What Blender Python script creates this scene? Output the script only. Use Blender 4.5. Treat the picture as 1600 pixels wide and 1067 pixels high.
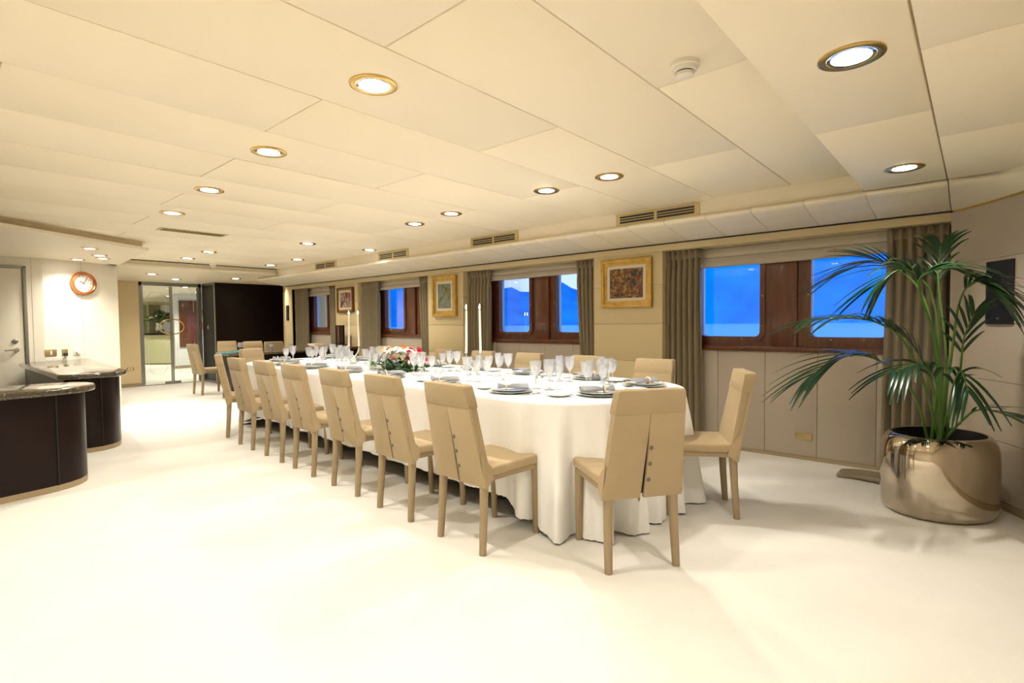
import bpy, bmesh, math, random
from mathutils import Vector, Matrix
random.seed(7)
PI = math.pi
SC = bpy.context.scene
COL = SC.collection
for o in list(bpy.data.objects): bpy.data.objects.remove(o)

# ------------------------------------------------------------------ camera
YAW, PIT, ROL, FPX, CH = math.radians(48.6625), math.radians(-2.0108), math.radians(-0.5619), 826.385, 1.2
fw = Vector((math.sin(YAW)*math.cos(PIT), math.cos(YAW)*math.cos(PIT), math.sin(PIT)))
r0 = Vector((math.cos(YAW), -math.sin(YAW), 0)); u0 = r0.cross(fw)
rr = r0*math.cos(ROL)+u0*math.sin(ROL); uu = -r0*math.sin(ROL)+u0*math.cos(ROL)
cd = bpy.data.cameras.new('camera'); cam = bpy.data.objects.new('camera', cd); COL.objects.link(cam)
cd.sensor_width = 36; cd.lens = FPX*36/1600; cd.clip_start = .02; cd.clip_end = 4000
M3 = Matrix((rr, uu, -fw)).transposed()
cam.matrix_world = Matrix.Translation((0, 0, CH)) @ M3.to_4x4()
SC.camera = cam

def at_depth(px, py, d):            # point seen at a pixel, d metres along the view axis
    return Vector((0, 0, CH)) + (fw + rr*(px-800)/FPX - uu*(py-533.5)/FPX)*d

# ------------------------------------------------------------------ world: dusk sky
w = bpy.data.worlds.new('dusk'); SC.world = w; w.use_nodes = True
nt = w.node_tree; nt.nodes.clear()
tc = nt.nodes.new('ShaderNodeTexCoord'); sx = nt.nodes.new('ShaderNodeSeparateXYZ')
cr = nt.nodes.new('ShaderNodeValToRGB'); bg = nt.nodes.new('ShaderNodeBackground'); wo = nt.nodes.new('ShaderNodeOutputWorld')
nt.links.new(tc.outputs['Generated'], sx.inputs[0]); nt.links.new(sx.outputs['Z'], cr.inputs[0])
nt.links.new(cr.outputs[0], bg.inputs[0]); nt.links.new(bg.outputs[0], wo.inputs[0])
cr.color_ramp.elements[0].position = 0.0; cr.color_ramp.elements[0].color = (.42, .58, .95, 1)
cr.color_ramp.elements[1].position = .6; cr.color_ramp.elements[1].color = (.03, .30, .9, 1)
e = cr.color_ramp.elements.new(.12); e.color = (.5, .62, .95, 1)
bg.inputs[1].default_value = 1.0

SC.view_settings.view_transform = 'Standard'; SC.view_settings.look = 'None'
SC.view_settings.gamma = 1; SC.view_settings.use_curve_mapping = False
SC.view_settings.exposure = 0.84
LAMP_W = 38.0; LAMP_COL = (1, .935, .82)

# ------------------------------------------------------------------ materials
MATS = {}
def mat(name, col, rough=.6, metal=0, bump=0, bscale=60, spec=.5, var=0, vscale=8, emit=None, estr=0, sheen=0, coat=0):
    if name in MATS: return MATS[name]
    m = bpy.data.materials.new(name); m.use_nodes = True; t = m.node_tree; b = t.nodes['Principled BSDF']
    b.inputs['Base Color'].default_value = (*col, 1); b.inputs['Roughness'].default_value = rough
    b.inputs['Metallic'].default_value = metal; b.inputs['Specular IOR Level'].default_value = spec
    if sheen: b.inputs['Sheen Weight'].default_value = sheen
    if coat: b.inputs['Coat Weight'].default_value = coat; b.inputs['Coat Roughness'].default_value = .05
    if emit: b.inputs['Emission Color'].default_value = (*emit, 1); b.inputs['Emission Strength'].default_value = estr
    if bump or var:
        c = t.nodes.new('ShaderNodeTexCoord')
    if var:
        n = t.nodes.new('ShaderNodeTexNoise'); n.inputs['Scale'].default_value = vscale; n.inputs['Detail'].default_value = 5
        t.links.new(c.outputs['Object'], n.inputs['Vector'])
        r = t.nodes.new('ShaderNodeMapRange'); r.inputs[1].default_value = .3; r.inputs[2].default_value = .7
        r.inputs[3].default_value = 1-var; r.inputs[4].default_value = 1+var
        t.links.new(n.outputs[0], r.inputs[0])
        h = t.nodes.new('ShaderNodeHueSaturation'); h.inputs['Color'].default_value = (*col, 1)
        t.links.new(r.outputs[0], h.inputs['Value']); t.links.new(h.outputs[0], b.inputs['Base Color'])
    if bump:
        n = t.nodes.new('ShaderNodeTexNoise'); n.inputs['Scale'].default_value = bscale; n.inputs['Detail'].default_value = 6
        t.links.new(c.outputs['Object'], n.inputs['Vector'])
        bp = t.nodes.new('ShaderNodeBump'); bp.inputs['Strength'].default_value = bump; bp.inputs['Distance'].default_value = .01
        t.links.new(n.outputs[0], bp.inputs['Height']); t.links.new(bp.outputs[0], b.inputs['Normal'])
    MATS[name] = m; return m

def ramp_mat(name, stops, scale, rough, bump=0, kind='noise', stretch=(1, 1, 1), coat=0, detail=8, dist=0):
    m = bpy.data.materials.new(name); m.use_nodes = True; t = m.node_tree; b = t.nodes['Principled BSDF']
    c = t.nodes.new('ShaderNodeTexCoord'); mp = t.nodes.new('ShaderNodeMapping'); mp.inputs['Scale'].default_value = stretch
    t.links.new(c.outputs['Object'], mp.inputs[0])
    if kind == 'noise':
        n = t.nodes.new('ShaderNodeTexNoise'); n.inputs['Scale'].default_value = scale; n.inputs['Detail'].default_value = detail
        n.inputs['Distortion'].default_value = dist
    elif kind == 'voronoi':
        n = t.nodes.new('ShaderNodeTexVoronoi'); n.inputs['Scale'].default_value = scale
    else:
        n = t.nodes.new('ShaderNodeTexWave'); n.inputs['Scale'].default_value = scale; n.inputs['Distortion'].default_value = 6
        n.inputs['Detail'].default_value = 4; n.inputs['Detail Scale'].default_value = 1.5
    t.links.new(mp.outputs[0], n.inputs['Vector'])
    r = t.nodes.new('ShaderNodeValToRGB'); els = r.color_ramp.elements
    els[0].position, els[0].color = stops[0][0], (*stops[0][1], 1); els[1].position, els[1].color = stops[-1][0], (*stops[-1][1], 1)
    for p, cc in stops[1:-1]:
        q = els.new(p); q.color = (*cc, 1)
    t.links.new(n.outputs['Color' if kind == 'voronoi' else 0], r.inputs[0]); t.links.new(r.outputs[0], b.inputs['Base Color'])
    b.inputs['Roughness'].default_value = rough
    if coat: b.inputs['Coat Weight'].default_value = coat; b.inputs['Coat Roughness'].default_value = .08
    if bump:
        bp = t.nodes.new('ShaderNodeBump'); bp.inputs['Strength'].default_value = bump; bp.inputs['Distance'].default_value = .004
        t.links.new(n.outputs[0], bp.inputs['Height']); t.links.new(bp.outputs[0], b.inputs['Normal'])
    MATS[name] = m; return m

def glass_mat(name, tint=(1, 1, 1), refl=.08, edge=.5, rough=0.02, milk=0):
    m = bpy.data.materials.new(name); m.use_nodes = True; t = m.node_tree; t.nodes.clear()
    o = t.nodes.new('ShaderNodeOutputMaterial'); tr = t.nodes.new('ShaderNodeBsdfTransparent'); tr.inputs[0].default_value = (*tint, 1)
    g = t.nodes.new('ShaderNodeBsdfGlossy'); g.inputs['Roughness'].default_value = rough
    lw = t.nodes.new('ShaderNodeLayerWeight'); lw.inputs[0].default_value = .35
    mr = t.nodes.new('ShaderNodeMapRange'); mr.inputs[3].default_value = refl; mr.inputs[4].default_value = edge
    mx = t.nodes.new('ShaderNodeMixShader')
    t.links.new(lw.outputs['Fresnel'], mr.inputs[0]); t.links.new(mr.outputs[0], mx.inputs[0])
    t.links.new(tr.outputs[0], mx.inputs[1]); t.links.new(g.outputs[0], mx.inputs[2])
    last = mx
    if milk:
        d = t.nodes.new('ShaderNodeBsdfTranslucent'); d.inputs[0].default_value = (.95, .96, 1, 1)
        d2 = t.nodes.new('ShaderNodeBsdfDiffuse'); d2.inputs[0].default_value = (.95, .96, 1, 1)
        a = t.nodes.new('ShaderNodeMixShader'); a.inputs[0].default_value = .5
        t.links.new(d.outputs[0], a.inputs[1]); t.links.new(d2.outputs[0], a.inputs[2])
        m2 = t.nodes.new('ShaderNodeMixShader'); m2.inputs[0].default_value = milk
        t.links.new(mx.outputs[0], m2.inputs[1]); t.links.new(a.outputs[0], m2.inputs[2]); last = m2
    t.links.new(last.outputs[0], o.inputs[0]); MATS[name] = m; return m

mat('ceiling', (.95, .85, .66), .55, bump=.05, bscale=40)
mat('ceiling_gap', (.45, .36, .24), .8)
mat('cornice', (.86, .77, .60), .5, bump=.04, bscale=30)
mat('carpet', (.76, .735, .675), .95, bump=.35, bscale=260, var=.03, vscale=3, spec=.1)
mat('wall_cream', (.64, .52, .29), .5, bump=.05, bscale=50)
mat('wall_white', (.80, .75, .63), .5, bump=.03)
mat('wall_panel', (.48, .41, .325), .55, bump=.05, bscale=50)
mat('wall_yellow', (.72, .58, .34), .55)
mat('vest_white', (.80, .80, .76), .5)
mat('baseboard', (.38, .29, .17), .5)
mat('brass', (.72, .52, .20), .25, 1)
mat('brass_plate', (.55, .43, .20), .35, .8)
mat('gold', (.58, .38, .10), .36, .8, bump=.12, bscale=60, var=.2, vscale=14)
mat('chrome', (.82, .80, .78), .08, 1)
mat('silver', (.85, .84, .82), .15, 1)
ramp_mat('planter_metal', [(.0, (.50, .43, .34)), (1, (.58, .51, .41))], 5, .06); MATS['planter_metal'].node_tree.nodes['Principled BSDF'].inputs['Metallic'].default_value = 1
mat('steel_frame', (.32, .32, .29), .35, .8)
mat('dark_wood', (.012, .005, .004), .34, spec=.2)
mat('dark_gap', (.006, .004, .004), .6)
mat('black', (.008, .008, .009), .55)
mat('black_lacquer', (.006, .0015, .002), .3, spec=.2)
ramp_mat('mahogany', [(.2, (.065, .016, .005)), (.55, (.13, .036, .010)), (.85, (.20, .065, .020))], 3.2, .32, bump=.15, kind='noise', stretch=(9, 9, 1.0), coat=.3, dist=1.5)
ramp_mat('granite', [(.30, (.012, .010, .008)), (.46, (.10, .075, .045)), (.56, (.035, .03, .022)), (.68, (.24, .19, .12)), (.8, (.02, .018, .015))], 38, .10, coat=.4)
mat('chair_fabric', (.43, .33, .195), .8, bump=.28, bscale=22, var=.03, vscale=6, spec=.2, sheen=.1)
mat('chair_leg', (.36, .275, .165), .8, bump=.15, bscale=60, spec=.2)
mat('button', (.17, .13, .09), .4)
mat('cloth_white', (.88, .875, .85), .55, bump=.22, bscale=26, spec=.3)
mat('napkin', (.27, .28, .30), .65, bump=.15, bscale=80)
mat('napkin_ring', (.75, .66, .48), .4)
mat('porcelain', (.80, .88, .85), .12)
mat('porcelain_white', (.86, .86, .84), .12)
mat('plate_rim', (.16, .19, .28), .2)
glass_mat('crystal', (.97, .98, 1), .12, .8, .05, milk=.20)
glass_mat('window_glass', (.92, .96, 1), .035, .35)
glass_mat('door_glass', (.94, .97, .94), .03, .35)
mat('etch', (.75, .80, .78), .6)
mat('wax', (.92, .90, .85), .5)
mat('flame', (1, .8, .4), .5, emit=(1, .72, .35), estr=30)
mat('bulb', (1, 1, 1), .5, emit=(1, .96, .88), estr=14)
mat('curtain', (.205, .16, .088), .42, bump=.06, bscale=120, sheen=.3)
mat('blind', (.50, .44, .35), .7, bump=.1, bscale=90)  # base colour darkened for the shade the blinds hang in
mat('hull_white', (.8, .82, .85), .4)
mat('grille_dark', (.03, .025, .02), .6)
mat('vent_frame', (.62, .51, .27), .4, .3)
mat('plastic_white', (.85, .80, .70), .4)
mat('leaf', (.010, .046, .012), .30, var=.35, vscale=4)
mat('leaf_light', (.07, .20, .03), .35, var=.3, vscale=20)
mat('stem', (.09, .19, .03), .5)
mat('soil', (.02, .014, .01), .9)
mat('petal_white', (.78, .75, .66), .5)
mat('petal_pink', (.72, .06, .14), .5)
mat('petal_orange', (.80, .33, .10), .5)
mat('petal_green', (.45, .62, .14), .5)
mat('stamen', (.75, .50, .08), .6)
mat('teal', (.0, .32, .31), .5)
mat('copper', (.55, .20, .06), .25, .7)
mat('clock_face', (.88, .86, .80), .4)
mat('mat_board', (.66, .60, .48), .8)
mat('door_paint', (.72, .67, .55), .45)
mat('hill', (.004, .42, .88), 1, spec=0, var=.25, vscale=.02)  # distance haze and dusk blue are put into the base colour
mat('sea', (.62, .78, 1.0), .6, bump=.0, spec=.5)
mat('vest_cream', (.60, .58, .36), .5)
ramp_mat('canvas_field', [(.33, (.01, .06, .06)), (.42, (.02, .035, .03)), (.46, (.30, .07, .015)), (.50, (.06, .05, .03)), (.53, (.42, .15, .03)), (.57, (.03, .06, .05)), (.62, (.50, .34, .05)), (.72, (.03, .14, .15))], 26, .6, bump=.6, dist=.6)
ramp_mat('canvas_town', [(.35, (.06, .13, .04)), (.44, (.22, .20, .06)), (.49, (.12, .20, .24)), (.54, (.36, .24, .10)), (.6, (.03, .20, .30)), (.7, (.30, .27, .10))], 13, .6, bump=.6, dist=.4)
ramp_mat('canvas_figure', [(.36, (.02, .02, .05)), (.45, (.30, .07, .04)), (.5, (.48, .36, .18)), (.55, (.06, .08, .18)), (.65, (.50, .38, .20))], 11, .6, bump=.6, dist=.8)

# ------------------------------------------------------------------ mesh helpers
class MB:
    def __init__(s): s.v = []; s.f = []
    def add(s, vs, fs):
        k = len(s.v); s.v += [tuple(x) for x in vs]; s.f += [tuple(i+k for i in f) for f in fs]; return s
    def box(s, x0, x1, y0, y1, z0, z1):
        return s.add([(x0,y0,z0),(x1,y0,z0),(x1,y1,z0),(x0,y1,z0),(x0,y0,z1),(x1,y0,z1),(x1,y1,z1),(x0,y1,z1)],
                     [(0,3,2,1),(4,5,6,7),(0,1,5,4),(1,2,6,5),(2,3,7,6),(3,0,4,7)])
    def prism(s, poly, z0, z1, fn=None):          # polygon in the plane extruded z0..z1; fn maps (a,b,z)->xyz
        n = len(poly); fn = fn or (lambda a, b, z: (a, b, z))
        vs = [fn(a, b, z0) for a, b in poly]+[fn(a, b, z1) for a, b in poly]
        return s.add(vs, [tuple(range(n))[::-1], tuple(range(n, 2*n))]+[(i, (i+1) % n, (i+1) % n+n, i+n) for i in range(n)])
    def tube(s, pts, rad, n=8, cap=True, sx=1, sy=1):
        pts = [Vector(p) for p in pts]; rs = rad if hasattr(rad, '__len__') else [rad]*len(pts)
        rings = []; up = None
        for i, p in enumerate(pts):
            d = (pts[min(i+1, len(pts)-1)]-pts[max(i-1, 0)])
            d = d.normalized() if d.length > 1e-9 else Vector((0, 0, 1))
            if up is None: up = Vector((1, 0, 0)) if abs(d.x) < .9 else Vector((0, 1, 0))
            a = (up-d*up.dot(d)).normalized(); b = d.cross(a); up = a
            rings.append([p+a*math.cos(2*PI*k/n)*rs[i]*sx+b*math.sin(2*PI*k/n)*rs[i]*sy for k in range(n)])
        vs = [q for r in rings for q in r]; fs = []
        for i in range(len(pts)-1):
            for k in range(n):
                k2 = (k+1) % n; fs.append((i*n+k, i*n+k2, (i+1)*n+k2, (i+1)*n+k))
        if cap: fs += [tuple(range(n))[::-1], tuple(range((len(pts)-1)*n, len(pts)*n))]
        return s.add(vs, fs)
    def lathe(s, prof, n=24, c=(0, 0, 0), sxy=(1, 1), cap=True):
        vs = []; fs = []
        for r, z in prof:
            for k in range(n): vs.append((c[0]+r*sxy[0]*math.cos(2*PI*k/n), c[1]+r*sxy[1]*math.sin(2*PI*k/n), c[2]+z))
        for i in range(len(prof)-1):
            for k in range(n):
                k2 = (k+1) % n; fs.append((i*n+k, i*n+k2, (i+1)*n+k2, (i+1)*n+k))
        if cap: fs += [tuple(range(n))[::-1], tuple(range((len(prof)-1)*n, len(prof)*n))]
        return s.add(vs, fs)
    def grid(s, fn, nu, nv):
        vs = [fn(i/nu, j/nv) for j in range(nv+1) for i in range(nu+1)]
        return s.add(vs, [(j*(nu+1)+i, j*(nu+1)+i+1, (j+1)*(nu+1)+i+1, (j+1)*(nu+1)+i) for j in range(nv) for i in range(nu)])
    def xf(s, m): s.v = [tuple(m @ Vector(p)) for p in s.v]; return s
    def build(s, name, material, parent=None, smooth=False, bevel=0, seg=2, solid=0, sub=0):
        me = bpy.data.meshes.new(name); me.from_pydata(s.v, [], s.f)
        bm = bmesh.new(); bm.from_mesh(me); bmesh.ops.recalc_face_normals(bm, faces=bm.faces)
        if bevel: bmesh.ops.bevel(bm, geom=list(bm.edges), offset=bevel, segments=seg, affect='EDGES', profile=.5, clamp_overlap=True)
        bm.to_mesh(me); bm.free()
        me.materials.append(MATS[material] if isinstance(material, str) else material)
        if smooth:
            for p in me.polygons: p.use_smooth = True
            if smooth != 'all':
                try: me.set_sharp_from_angle(angle=math.radians(40))
                except Exception: pass
        o = bpy.data.objects.new(name, me); COL.objects.link(o)
        if solid:
            md = o.modifiers.new('solid', 'SOLIDIFY'); md.thickness = solid; md.offset = 0
        if sub:
            md = o.modifiers.new('sub', 'SUBSURF'); md.levels = sub; md.render_levels = sub
        if parent: o.parent = parent
        return o
def tag(o, label, cat, group=None, kind=None):
    o['label'] = label; o['category'] = cat
    if group: o['group'] = group
    if kind: o['kind'] = kind
    return o
def struct(o, label=None, cat=None):
    o['kind'] = 'structure'
    if label: o['label'] = label
    if cat: o['category'] = cat
    return o
def empty(name, loc=(0, 0, 0), rz=0):
    o = bpy.data.objects.new(name, None); COL.objects.link(o); o.location = loc; o.rotation_euler = (0, 0, rz); o.empty_display_size = .1; return o
def copy_tree(o, parent=None):
    c = o.copy(); COL.objects.link(c)
    if parent: c.parent = parent
    for ch in [q for q in KIDS.get(o.name, [])]:
        copy_tree(ch, c)
    KIDS[c.name] = [q for q in c.children] if False else []
    return c
KIDS = {}
def index_tree(o):
    KIDS[o.name] = [q for q in bpy.data.objects if q.parent == o]
    for q in KIDS[o.name]: index_tree(q)
def box(name, m, x0, x1, y0, y1, z0, z1, parent=None, bevel=0, seg=2):
    return MB().box(x0, x1, y0, y1, z0, z1).build(name, m, parent, bevel=bevel, seg=seg, smooth=bool(bevel))
ORD = ['nearest', 'second', 'third', 'fourth', 'fifth', 'sixth', 'seventh', 'eighth']

# ------------------------------------------------------------------ the setting: floor, ceiling
YB = -.62; XL = -2.2; YD = 9.17; YF = 12.6; HC = 2.2; ZL = 2.07; XW = 4.85; XN = 5.04
struct(MB().box(XL-.3, 8.2, YB-.3, 24, -.12, 0).build('floor', 'carpet'), 'cream wall to wall carpet', 'floor')
ceil = struct(MB().box(XL-.1, 4.5, .50, 9.45, HC+.012, HC+.10).build('ceiling', 'ceiling_gap'), 'cream padded panel ceiling with recessed lights', 'ceiling')
ys = [.60, 1.05]+[1.05+.575*k for k in range(1, 15)]+[9.42]
for k in range(len(ys)-1):
    a, b = ys[k], ys[k+1]; off = .065*(a+b)/2
    xs = [1.08+off+2.04*n+(1.02 if k % 2 == 0 else 0) for n in range(-3, 4)]
    xs = [XL]+[x for x in xs if XL+.3 < x < 4.1]+[4.345]
    for i in range(len(xs)-1):
        box('ceiling_panel', 'ceiling', xs[i]+.0017, xs[i+1]-.0017, a+.0017, b-.0017, HC-.002+random.uniform(-.0012, .0012), HC+.02, ceil, bevel=.006)
# lower ceiling along the back wall
low = struct(MB().box(XL-.1, 4.36, YB-.1, .585, ZL+.012, HC+.1).build('trim_1', 'ceiling_gap'), 'lowered cream ceiling strip over the near end', 'ceiling')
for (y0, y1, xs) in ((.156, .59, (XL, -.6, 1.1, 2.85, 4.31)), (YB, .152, (XL, -1.2, .5, 2.2, 3.3, 4.31))):
    for i in range(len(xs)-1):
        box('ceiling_panel', 'ceiling', xs[i]+.0015, xs[i+1]-.0015, y0+.0015, y1, ZL, ZL+.03, low, bevel=.006)

# cornice (air duct boxing) along the window wall
cor = struct(MB().box(4.345, 5.35, .585, 10.2, ZL-.02, HC+.1).build('trim_2', 'cornice'), 'cream boxed cornice above the windows', 'cornice')
prof = [(4.345, 2.078), (4.322, 2.074), (4.309, 2.064), (4.306, 2.052), (4.312, 2.040), (4.335, 2.028), (4.45, 2.004), (4.62, 1.978), (4.865, 1.950), (4.865, 2.078)]
ly = [YB, .150, .581, .959, 1.326, 1.684, 2.034, 2.384]
while ly[-1] < 9.9: ly.append(ly[-1]+.352)
for i in range(len(ly)-1):
    if ly[i] < .1: continue
    MB().prism(prof, ly[i]+.0012, ly[i+1]-.0012, lambda a, b, z: (a, z, b)).build('cornice_panel', 'cornice', cor, smooth=True, bevel=.0025)
box('shadow_strip', 'dark_gap', 4.83, 4.87, .1, 10.1, 1.944, 1.954, cor)

# ------------------------------------------------------------------ window wall
wr = struct(MB().box(5.34, 5.5, .0, 10.2, -.1, .9).build('wall_right', 'hull_white'), 'cream padded wall with windows between pillars', 'wall')
NICHE = [(.147, 2.309, 0), (3.091, 5.119, .03), (5.841, 7.623, .07), (8.305, 9.887, .10)]
PIL = [(2.309, 3.091), (5.119, 5.841), (7.623, 8.305)]
box('header', 'wall_cream', XW, 5.35, .13, 10.05, 1.885, 1.99, wr)
zs = [0.06, .42, .80, 1.178, 1.562, 1.886]
for a, b in PIL:
    box('pillar_core', 'wall_panel', XW+.006, 5.34, a+.006, b-.006, 0, 1.9, wr)
    for i in range(5):
        box('wall_panel', 'wall_cream', XW, 5.30, a, b, zs[i]+.0015, zs[i+1]-.0015, wr, bevel=.004)
    box('base_strip', 'baseboard', XW-.004, XW+.05, a-.004, b+.004, 0, .058, wr)
for (a, b, dz) in NICHE:
    y = a; n = max(3, round((b-a)/.415)); st = (b-a)/n
    if a < 1: cuts = [a, .591, 1.006, 1.421, 1.84, b]
    else: cuts = [a+st*k for k in range(n+1)]
    for i in range(len(cuts)-1):
        box('wall_panel', 'wall_panel', XN, 5.34, cuts[i]+.0012, cuts[i+1]-.0012, .03, .925+dz, wr, bevel=.004)
    box('base_strip', 'baseboard', XN-.006, XN+.1, a, b, 0, .03, wr)

# windows
def rrect(y0, y1, z0, z1, r, n=6):
    p = []
    for cy, cz, a0 in ((y1-r, z1-r, 0), (y0+r, z1-r, PI/2), (y0+r, z0+r, PI), (y1-r, z0+r, 1.5*PI)):
        for k in range(n+1):
            a = a0+PI/2*k/n; p.append((cy+r*math.cos(a), cz+r*math.sin(a)))
    return p
def ringprism(outer, inner, x0, x1):
    n = len(outer); m = MB()
    vs = [(x0, *p) for p in outer]+[(x0, *p) for p in inner]+[(x1, *p) for p in outer]+[(x1, *p) for p in inner]
    fs = []
    for i in range(n):
        j = (i+1) % n
        fs += [(i, j, n+j, n+i), (2*n+i, 3*n+i, 3*n+j, 2*n+j), (i, 2*n+i, 2*n+j, j), (n+i, n+j, 3*n+j, 3*n+i)]
    return m.add(vs, fs)
PANES = [[(1.473, 2.005), (.530, 1.062)], [(4.155, 4.66), (3.237, 3.742)], [(6.67, 7.155), (5.86, 6.28)], [(8.955, 9.42), (8.40, 8.56)]]
WN = ['nearest the palm', 'between the two nearest paintings', 'behind the flower centrepiece', 'farthest from the camera']
for wi, (a, b, dz) in enumerate(NICHE):
    wd = struct(empty('window_%d' % (wi+1), (0, 0, 0)), 'mahogany framed twin window '+WN[wi], 'window')
    pl = sorted(PANES[wi])
    z0, z1 = .965+dz, 1.90; pz0, pz1 = 1.055+dz, 1.86
    ycut = [a, (pl[0][1]+pl[1][0])/2, b]
    for i, (p0, p1) in enumerate(pl):
        ya, yb = ycut[i], ycut[i+1]
        gap = .085
        q0, q1 = max(ya, p0-.19) if i == 1 else ya, yb if i == 1 else min(yb, p1+.19)
        inner = rrect(p0, p1, pz0, pz1, .045)
        outer = []
        cy, cz = (p0+p1)/2, (pz0+pz1)/2
        n = len(inner); per = n//4
        cor4 = [(q1, z1), (q0, z1), (q0, z0), (q1, z0)]
        outer = [cor4[k//per] for k in range(n)]
        ringprism(outer, inner, XN+.03, XN+.07).build('frame_board', 'mahogany', wd)
        fo = rrect(max(p0-.045, ya+.002), min(p1+.045, yb-.002), pz0-.045, pz1+.03, .08)
        fr = ringprism(fo, inner, XN+.012, XN+.035).build('pane_frame', 'mahogany', wd, smooth=True)
        ringprism(rrect(p0-.1, p1+.1, pz0-.1, pz1+.1, .05), inner, XN+.075, 5.155).build('window_reveal', 'hull_white', wd, smooth=True)
        MB().prism(rrect(p0-.01, p1+.01, pz0-.01, pz1+.01, .045), XN+.071, XN+.075, lambda p, q, z: (z, p, q)).build('pane', 'window_glass', wd)
        if wi < 3:
            for (sy, sz) in [(p0-.022, z) for z in (1.15+dz, 1.42, 1.69)]+[(p1+.022, z) for z in (1.15+dz, 1.42, 1.69)]+[(p0+.15, pz0-.022), (p1-.15, pz0-.022)]:
                MB().lathe([(.007, 0), (.006, .003), (.002, .005)], 8).xf(Matrix.Translation((XN+.012, sy, sz)) @ Matrix.Rotation(-PI/2, 4, 'Y')).build('screw', 'brass', fr)
    yc = (pl[0][1]+pl[1][0])/2; hw = max(.05, min(.10, (pl[1][0]-pl[0][1])/2-.06))
    box('centre_post', 'mahogany', XN-.0, XN+.03, yc-hw, yc+hw, z0, z1, wd, bevel=.003)
    box('sill', 'mahogany', XN-.025, XN+.08, a, b, .925+dz, .967+dz, wd, bevel=.006)

# curtains
def curtain(yt0, yt1, yb0, yb1, label, z0=.012, pl=None, x=4.945, pool=0):
    n = pl or max(3, int((yt1-yt0)/.052)); th = empty('curtain', (x, (yt0+yt1)/2, 0)); tag(th, label, 'curtain', 'taupe curtains beside the windows')
    rnd = [random.uniform(.75, 1.25) for _ in range(n+2)]; ph = random.uniform(0, 6)
    def fn(u, v):
        z = 1.883-(1.883-z0)*v
        t = min(1, v*1.15); t = t*t*(3-2*t)
        y = (yt0+(yt1-yt0)*u)*(1-t)+(yb0+(yb1-yb0)*u)*t
        k = u*n; pin = 1-.65*math.exp(-((v-.065)/.03)**2)
        amp = .030*rnd[int(k) % (n+1)]*pin
        dx = amp*math.sin(2*PI*k+.4*math.sin(3*v+ph))
        dy = .010*math.sin(2*PI*k*1.0+1.2+2*v)*pin
        if pool and v > .93: dx -= pool*(v-.93)/.07*(.6+.4*math.sin(9*u+ph))
        return (dx, y+dy-(yt0+yt1)/2, z)
    MB().grid(fn, n*10, 26).build('drape', 'curtain', th, smooth='all', solid=.004)
    def fh(u, v):
        k = u*n; return (-.012+.020*math.sin(2*PI*k)*(1-.8*v), yt0+(yt1-yt0)*u-(yt0+yt1)/2, 1.884-.085*v)
    MB().grid(fh, n*8, 3).build('heading', 'curtain', th, smooth='all', solid=.004)
    return th
curtain(1.965, 2.300, 1.955, 2.300, 'taupe curtain left of the window nearest the palm')
curtain(.16, .52, .17, .54, 'taupe curtain right behind the palm planter')
curtain(3.10, 3.37, 3.10, 3.30, 'taupe curtain just left of the wide gold framed painting')
curtain(4.70, 5.11, 4.73, 5.11, 'taupe curtain behind the nearer candelabrum')
curtain(5.85, 6.13, 5.85, 6.06, 'narrow taupe curtain just left of the tall town painting')
curtain(7.15, 7.61, 7.17, 7.61, 'taupe curtain right of the farther candelabrum')
curtain(8.315, 8.64, 8.315, 8.58, 'narrow taupe curtain left of the small farthest painting')
curtain(9.44, 9.87, 9.46, 9.87, 'taupe curtain at the far end beside the small wall speaker')
# spare curtain cloth lying on the carpet
th = tag(empty('curtain_hem', (4.72, .62, 0)), 'end of taupe curtain cloth lying on carpet beside the planter', 'fabric')
for k in range(4):
    def fp(u, v, k=k):
        return (-.10+.052*k+.05*v+.02*math.sin(5*u), .16-.36*u+.01*math.sin(7*v), .008+.045*math.sin(PI*v)*(.5+.5*u))
    MB().grid(fp, 10, 8).build('fold', 'curtain', th, smooth='all', solid=.004)

# roman blinds
for wi, (a, b, dz) in enumerate(NICHE):
    th = tag(empty('roman_blind', (5.008, 0, 0)), 'folded oatmeal roman blind over the window '+WN[wi], 'blind', 'roman blinds')
    zb = [1.715, 1.755, 1.755, 1.745][wi]; n = 2; h = (1.883-zb)/n
    for k in range(n):
        def fb(u, v, k=k, a=a, b=b):
            return (.01-.014*math.sin(PI*v**1.6)-.008*k, a+.05+(b-a-.10)*u, 1.883-h*k-(h*1.12)*v+.004*math.sin(5*u+k))
        MB().grid(fb, 14, 6).build('fold', 'blind', th, smooth='all', solid=.003)

# curved wall at the near right, beside the planter
pts = [(4.85, .147), (4.80, .09), (4.70, .005), (4.60, -.07), (4.50, -.134), (4.34, -.225), (4.15, -.315), (3.9, -.41), (3.55, -.51), (3.1, -.58), (2.5, YB)]
wc = struct(empty('wall_corner'), 'curved cream wall behind the planter', 'wall')
def strip(p, z0, z1, off, th, name, m, parent, bevel=.004):
    n = len(p); fr = []; bk = []
    for i in range(n):
        d = Vector(p[min(i+1, n-1)])-Vector(p[max(i-1, 0)]); nn = Vector((d.y, -d.x)).normalized()
        q = Vector(p[i]); s = -1 if nn.x < 0 else 1
        nn = Vector((-d.y, d.x)).normalized()      # pointing into the solid
        if nn.dot(Vector((1, -1))) < 0: nn = -nn
        fr.append(q+nn*off); bk.append(q+nn*(off+th))
    poly = [tuple(x) for x in fr]+[tuple(x) for x in bk[::-1]]
    return MB().prism(poly, z0, z1).build(name, m, parent, smooth=True)
zc = [.05, .42, .80, 1.165, 1.585, 1.945]
for i in range(5): strip(pts, zc[i]+.0015, zc[i+1]-.0015, 0, .06, 'wall_panel', 'wall_panel', wc)
strip(pts, 0, 2.2, .008, .2, 'wall_core', 'wall_panel', wc)
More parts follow.
